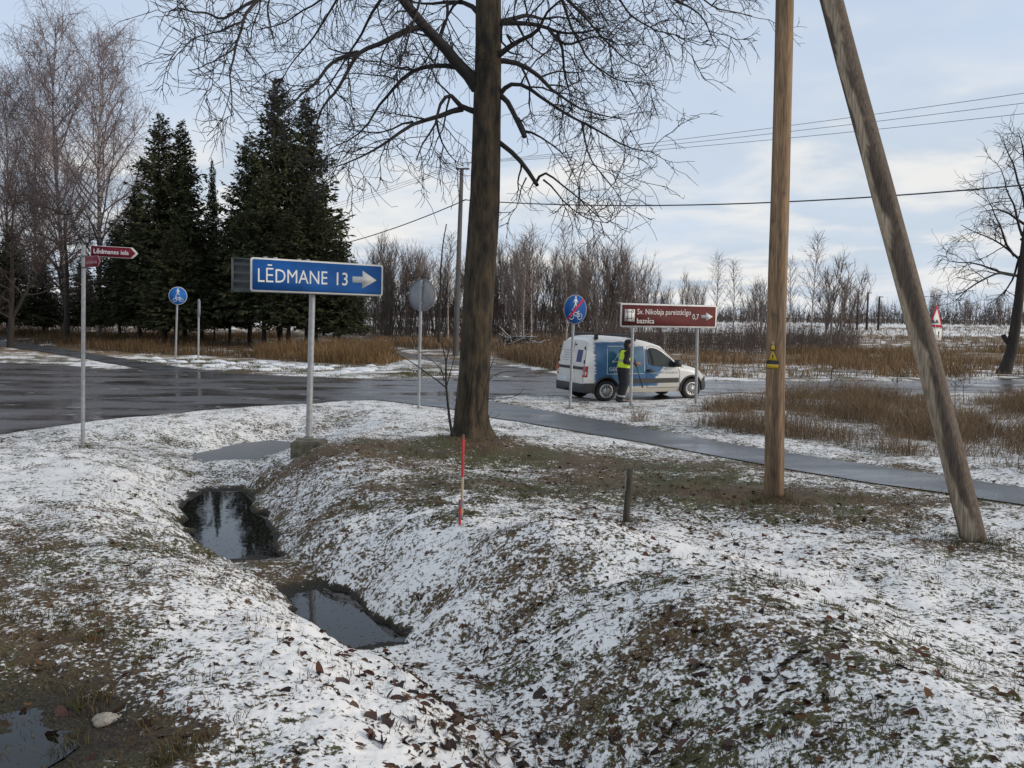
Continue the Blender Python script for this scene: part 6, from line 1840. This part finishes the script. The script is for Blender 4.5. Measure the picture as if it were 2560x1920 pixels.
    mb = MB(); mb.tube([(-.02, 0, .33), (-.14, 0, .31), (-.16, 0, .36)], .025, 8); part('tow_hook', mb, M_rub, rt, local=True)
    mb = MB(); mb.box((1.95, 0, .45), (3.5, 1.16, .45)); part('underbody', mb, M_rub, rt, local=True)
    # windscreen and roof furniture
    Vw = [(x, y * (W(x, ztop(x)) - .06), ztop(x) + .030 - .02 * abs(y)) for x in np.linspace(2.42, 2.90, 8) for y in np.linspace(-1, 1, 7)]; mb = MB(); mb.add(Vw, [(i * 7 + k, (i + 1) * 7 + k, (i + 1) * 7 + k + 1, i * 7 + k + 1) for i in range(7) for k in range(6)]); part('windscreen', mb, M_gl, rt, local=True, smooth=True)
    for x in (.38, 1.52):
        zt = ztop(x); mb = MB(); mb.tube([(x, -.80, zt + .055), (x, -.4, zt + .085), (x, .4, zt + .085), (x, .80, zt + .055)], .030, 8); bar = part('roof_bar', mb, M_pl, rt, local=True)
        for sd_ in (-1, 1):
            mb = MB(); mb.box((x, sd_ * .715, zt + .0), (.085, .10, .14), taper=.8); part('bar_foot', mb, M_pl, rt, bar, local=True)
    mb = MB(); mb.tube([(1.75, -.35, 1.73), (1.60, -.35, 2.1)], .006, 5); part('aerial', mb, M_rub, rt, local=True)
    for xw in (.66, 3.35):
        for side in (-1, 1):
            mb = MB(); o = np.array([xw, side * .74, .30]); ax = np.array([0, side, 0]); up = np.array([0, 0, 1.])
            mb.lathe([(.19, -.10), (.28, -.10), (.298, -.075), (.302, 0), (.298, .065), (.275, .092), (.20, .085), (.19, .05)], o, ax, up, 30); ty = part('wheel', mb, M_rub, rt, local=True, smooth=True)
            mb = MB(); mb.lathe([(.205, .082), (.196, .094), (.16, .098), (.155, .085), (.075, .085), (.07, .105), (.0, .11)], o, ax, up, 30); hc = part('hubcap', mb, M_hub, rt, ty, local=True, smooth=True)
            mb = MB()
            for k in range(12):
                a = 2 * math.pi * k / 12; sp_ = np.array([math.sin(a), 0, math.cos(a)]); tg = np.array([math.cos(a), 0, -math.sin(a)]); q = o + ax * .0885
                A = [q + sp_ * .088 - tg * .010, q + sp_ * .088 + tg * .010, q + sp_ * .152 + tg * .021, q + sp_ * .152 - tg * .021]; mb.add(A, [(0, 1, 2, 3)] if side < 0 else [(3, 2, 1, 0)])
            part('hubcap_slots', mb, M_rub, rt, ty, local=True)


van()


# ================================================================== THE SURVEYOR
def blob_mesh(name, caps, voxel=.012, sm=6):
    """one continuous skin round a set of tapered limbs (p, q, r0, r1)"""
    import bmesh
    mb = MB(); bm = bmesh.new(); bmesh.ops.create_uvsphere(bm, u_segments=14, v_segments=10, radius=1); bv = np.array([tuple(v.co) for v in bm.verts]); bf = [[v.index for v in f.verts] for f in bm.faces]; bm.free()
    for p, q, r0, r1 in caps:
        p = np.array(p, float); q = np.array(q, float); r0 = np.broadcast_to(np.array(r0, float), (3,)); r1 = np.broadcast_to(np.array(r1, float), (3,)); n = max(2, int(np.linalg.norm(q - p) / (.35 * min(r0.min(), r1.min()))) + 1)
        for k in range(n):
            t = k / (n - 1); mb.add(bv * (r0 + (r1 - r0) * t) + p + (q - p) * t, bf)
    me = mb.mesh(name); o = bpy.data.objects.new(name, me); C.objects.link(o); rm = o.modifiers.new('r', 'REMESH'); rm.mode = 'VOXEL'; rm.voxel_size = voxel; s = o.modifiers.new('s', 'SMOOTH'); s.iterations = sm
    bpy.context.view_layer.update(); dg = bpy.context.evaluated_depsgraph_get(); res = bpy.data.meshes.new_from_object(o.evaluated_get(dg)); bpy.data.objects.remove(o); bpy.data.meshes.remove(me)
    res.polygons.foreach_set('use_smooth', np.ones(len(res.polygons), dtype=bool)); res.name = name
    return res


def person():
    b = at(1549, 1006.5, .02); rz = R(14); rt = root('person', b, 'person in a yellow-green safety vest, dark jacket, trousers and cap, standing beside the van', 'person', None, rz)
    rt.rotation_euler = (0, R(6), rz); rt.scale = (1.2, 1.18, 1.0); M_skin = mat('skin', (.34, .19, .13), .6, .06, 20); M_jk = mat('black_jacket', (.014, .014, .016), .85, .2, 14, .2, 40); M_tr = mat('dark_trousers', (.020, .021, .026), .9, .2, 10, .3, 26); M_vest = mat('hi_vis_yellow', (.62, .82, .04), .7, .08, 9, .2, 22); M_ref = mat('reflective_tape', (.36, .37, .33), .35, .08, 14); M_bt = mat('boot_black', (.014, .013, .012), .6, .15, 14)
    hip = lambda s: np.array([-.01, s * .095, .90]); knee = lambda s: np.array([.035 if s < 0 else .06, s * .105, .50]); ank = lambda s: np.array([-.03 if s < 0 else .02, s * .11, .10]); toe = lambda s: ank(s) + np.array([.17, s * .012, -.055])
    sh = lambda s: np.array([.0, s * .185, 1.40]); el = lambda s: np.array([-.07 if s < 0 else .02, s * .245, 1.13]); wr = lambda s: np.array([.20, s * (.185 if s < 0 else .10), 1.115 if s < 0 else 1.06]); hd = lambda s: wr(s) + np.array([.075, -s * .02, .004])
    E = lambda x, y, z: (x, y, z)
    caps = [((-.005, 0, .93), (0, 0, 1.15), E(.115, .155, .12), E(.105, .14, .12)), ((0, 0, 1.15), (.015, 0, 1.36), E(.11, .15, .12), E(.10, .165, .08)), ((.02, 0, 1.42), (.045, 0, 1.53), .058, .052), ((.055, 0, 1.60), (.058, 0, 1.645), E(.092, .074, .095), E(.094, .076, .085)), ((.10, 0, 1.555), (.095, 0, 1.57), E(.045, .048, .04), E(.05, .055, .05)), ((.146, 0, 1.600), (.158, 0, 1.588), .012, .015)]
    for s in (-1, 1):
        caps += [(hip(s), knee(s), .088, .060), (knee(s), ank(s), .060, .042), (ank(s), toe(s), .042, .035), (sh(s), el(s), .056, .042), (el(s), wr(s), .043, .030), ((.045, s * .072, 1.60), (.045, s * .078, 1.60), E(.018, .010, .028), E(.016, .008, .026))]
    link('body', blob_mesh('body', caps, .010, 4), M_skin, rt)
    jk = [((0, 0, .98), (0, 0, 1.15), E(.135, .175, .10), E(.125, .165, .12)), ((0, 0, 1.15), (.01, 0, 1.37), E(.128, .17, .12), E(.115, .185, .08)), ((.02, 0, 1.43), (.035, 0, 1.49), .082, .074)]
    for s in (-1, 1): jk += [(sh(s), el(s), .074, .062), (el(s), wr(s) - np.array([.03, 0, 0]), .062, .046)]
    link('jacket', blob_mesh('jacket', jk, .013, 5), M_jk, rt)
    tr = [((-.005, 0, .88), (0, 0, 1.0), E(.13, .17, .10), E(.13, .17, .07))]
    for s in (-1, 1): tr += [(hip(s), knee(s), .108, .085), (knee(s), ank(s) + np.array([0, 0, .03]), .085, .075)]
    link('trousers', blob_mesh('trousers', tr, .013, 5), M_tr, rt)
    vs_ = [((0, 0, .97), (0, 0, 1.16), E(.155, .195, .03), E(.14, .180, .12)), ((0, 0, 1.16), (.008, 0, 1.38), E(.142, .182, .12), E(.125, .158, .075))]
    ve = blob_mesh('vest', vs_, .012, 4)
    # trim the vest so that the neck and arms come out of it
    import bmesh
    bm = bmesh.new(); bm.from_mesh(ve); bmesh.ops.delete(bm, geom=[v for v in bm.verts if (v.co.z > 1.405 and abs(v.co.y) < .085 and v.co.x > -.06) or v.co.z < .955 or (v.co.z > 1.16 and abs(v.co.y) > .172)], context='VERTS'); bm.to_mesh(ve); bm.free()
    v_ = link('vest', ve, M_vest, rt); so = v_.modifiers.new('thickness', 'SOLIDIFY'); so.thickness = .006
    mb = MB()
    for z, k in ((1.155, 1.0), (1.06, 1.03)):
        n = 30; V = []
        for dz in (-.024, .024):
            for j in range(n): a = 2 * math.pi * j / n; V.append((.148 * k * math.cos(a), .187 * k * math.sin(a), z + dz))
        if z > 1.1: mb.add(V, [(j, (j + 1) % n, n + (j + 1) % n, n + j) for j in range(n)])
    part('vest_band', mb, M_ref, rt, v_, local=True)
    mb = MB()
    for s in (-1, 1):
        c = knee(s) * .18 + ank(s) * .82 + np.array([0, 0, .02]); n = 18; V = [(c[0] + .088 * math.cos(2 * math.pi * j / n), c[1] + .088 * math.sin(2 * math.pi * j / n), c[2] + dz) for dz in (-.022, .022) for j in range(n)]; mb.add(V, [(j, (j + 1) % n, n + (j + 1) % n, n + j) for j in range(n)])
    part('trouser_band', mb, M_ref, rt, local=True)
    for s in (-1, 1): link('boot', blob_mesh('boot', [(ank(s) + np.array([-.02, 0, .06]), ank(s) + np.array([-.02, 0, -.03]), .062, .055), (ank(s) + np.array([-.03, 0, -.045]), toe(s) + np.array([0, 0, .0]), E(.055, .048, .05), E(.05, .045, .040))], .010, 3), M_bt, rt)
    link('cap', blob_mesh('cap', [((.045, 0, 1.665), (.045, 0, 1.675), E(.106, .090, .072), E(.10, .085, .07)), ((.0, 0, 1.61), (-.01, 0, 1.56), E(.065, .080, .05), E(.06, .07, .05))], .010, 4), M_jk, rt)
    mb = MB()
    for s in (-1, 1): mb.lathe([(.0, .009), (.007, .007), (.010, 0)], (.137, s * .032, 1.615), (1, 0, 0), (0, 0, 1), 8)
    part('eyes', mb, M_black, rt, local=True)
    mb = MB(); mb.box((.143, 0, 1.548), (.012, .042, .008)); part('mouth', mb, mat('lips', (.25, .10, .08), .6, .05, 20), rt, local=True)
    for s in (-1, 1):
        h = hd(s); T = MB(); T.tube([wr(s), h - np.array([.02, 0, 0]), h + np.array([.02, 0, 0])], [.028, .038, .034], 10)
        for k in range(4):
            a = h + np.array([.02, -s * .0, .028 - k * .019]); l_ = (.062, .072, .068, .054)[k]
            T.tube([a, a + np.array([l_ * .5, -s * .012, 0]), a + np.array([l_ * .62, -s * .04, -.004]), a + np.array([l_ * .35, -s * .055, -.006])], [.0105, .010, .009, .007], 8)
        a = h + np.array([-.02, -s * .022, .028]); T.tube([a, a + np.array([.03, -s * .02, .014]), a + np.array([.055, -s * .03, .006])], [.012, .0105, .008], 8)
        part('hand', T, M_skin, rt, local=True, smooth=True)
    # the black staff he carries
    p0 = b + np.array([.27 * math.cos(rz) + .06 * math.sin(rz), .27 * math.sin(rz) - .10, 1.15]); q = atY(1607, 969.5, b[1] - .05); p0 = atY(1586, 897, b[1] - .05)
    st = root('measuring_staff', q, 'thin black measuring staff held slanting down by the person in the safety vest', 'staff'); mb = MB(); mb.tube([q, p0], .015, 8); part('shaft', mb, M_black, st); mb = MB(); mb.tube([q, q + (p0 - q) * .10], .022, 8); part('foot', mb, M_black, st)


person()


def base_tufts():
    g = np.random.default_rng(91); PP = []
    for (x, y), r, n in ((at(1934.5, 1260)[:2], .15, 260), (at(2441, 1368)[:2], .16, 300), (at(206.9, 1113)[:2], .05, 90), (at_ground(1564.5, 1310)[:2], .06, 110), ((TREE_X + .03, TREE_Y), .52, 420), (at(765, 1138)[:2] * np.array([1, 1]), .42, 160), (at(1424.5, 1024)[:2], .05, 60), (at(1046.5, 1027)[:2], .05, 60), (at(1576.4, 1019)[:2], .05, 60), (at(1739.5, 1011)[:2], .05, 60)):
        a = g.uniform(0, 6.28, n); rr_ = r + np.abs(g.normal(0, .05 + r * .12, n)); PP.append(np.stack([x + rr_ * np.cos(a), y + rr_ * np.sin(a)], 1))
    P = np.concatenate(PP); n = len(P); col = np.array([[.075, .066, .026], [.12, .085, .042], [.05, .04, .022]])[g.integers(0, 3, n)] * g.uniform(.6, 1.2, (n, 1))
    tag(link('grass_tufts', blades('grass_tufts', np.c_[P, ground_zv(P) - .01], g.uniform(.04, .15, n), g.uniform(.004, .009, n), col, .8, 3), M_blade), kind='stuff')


base_tufts()
print('tris', sum(len(o.data.polygons) for o in C.objects if o.type == 'MESH'), 'objs', len(C.objects))
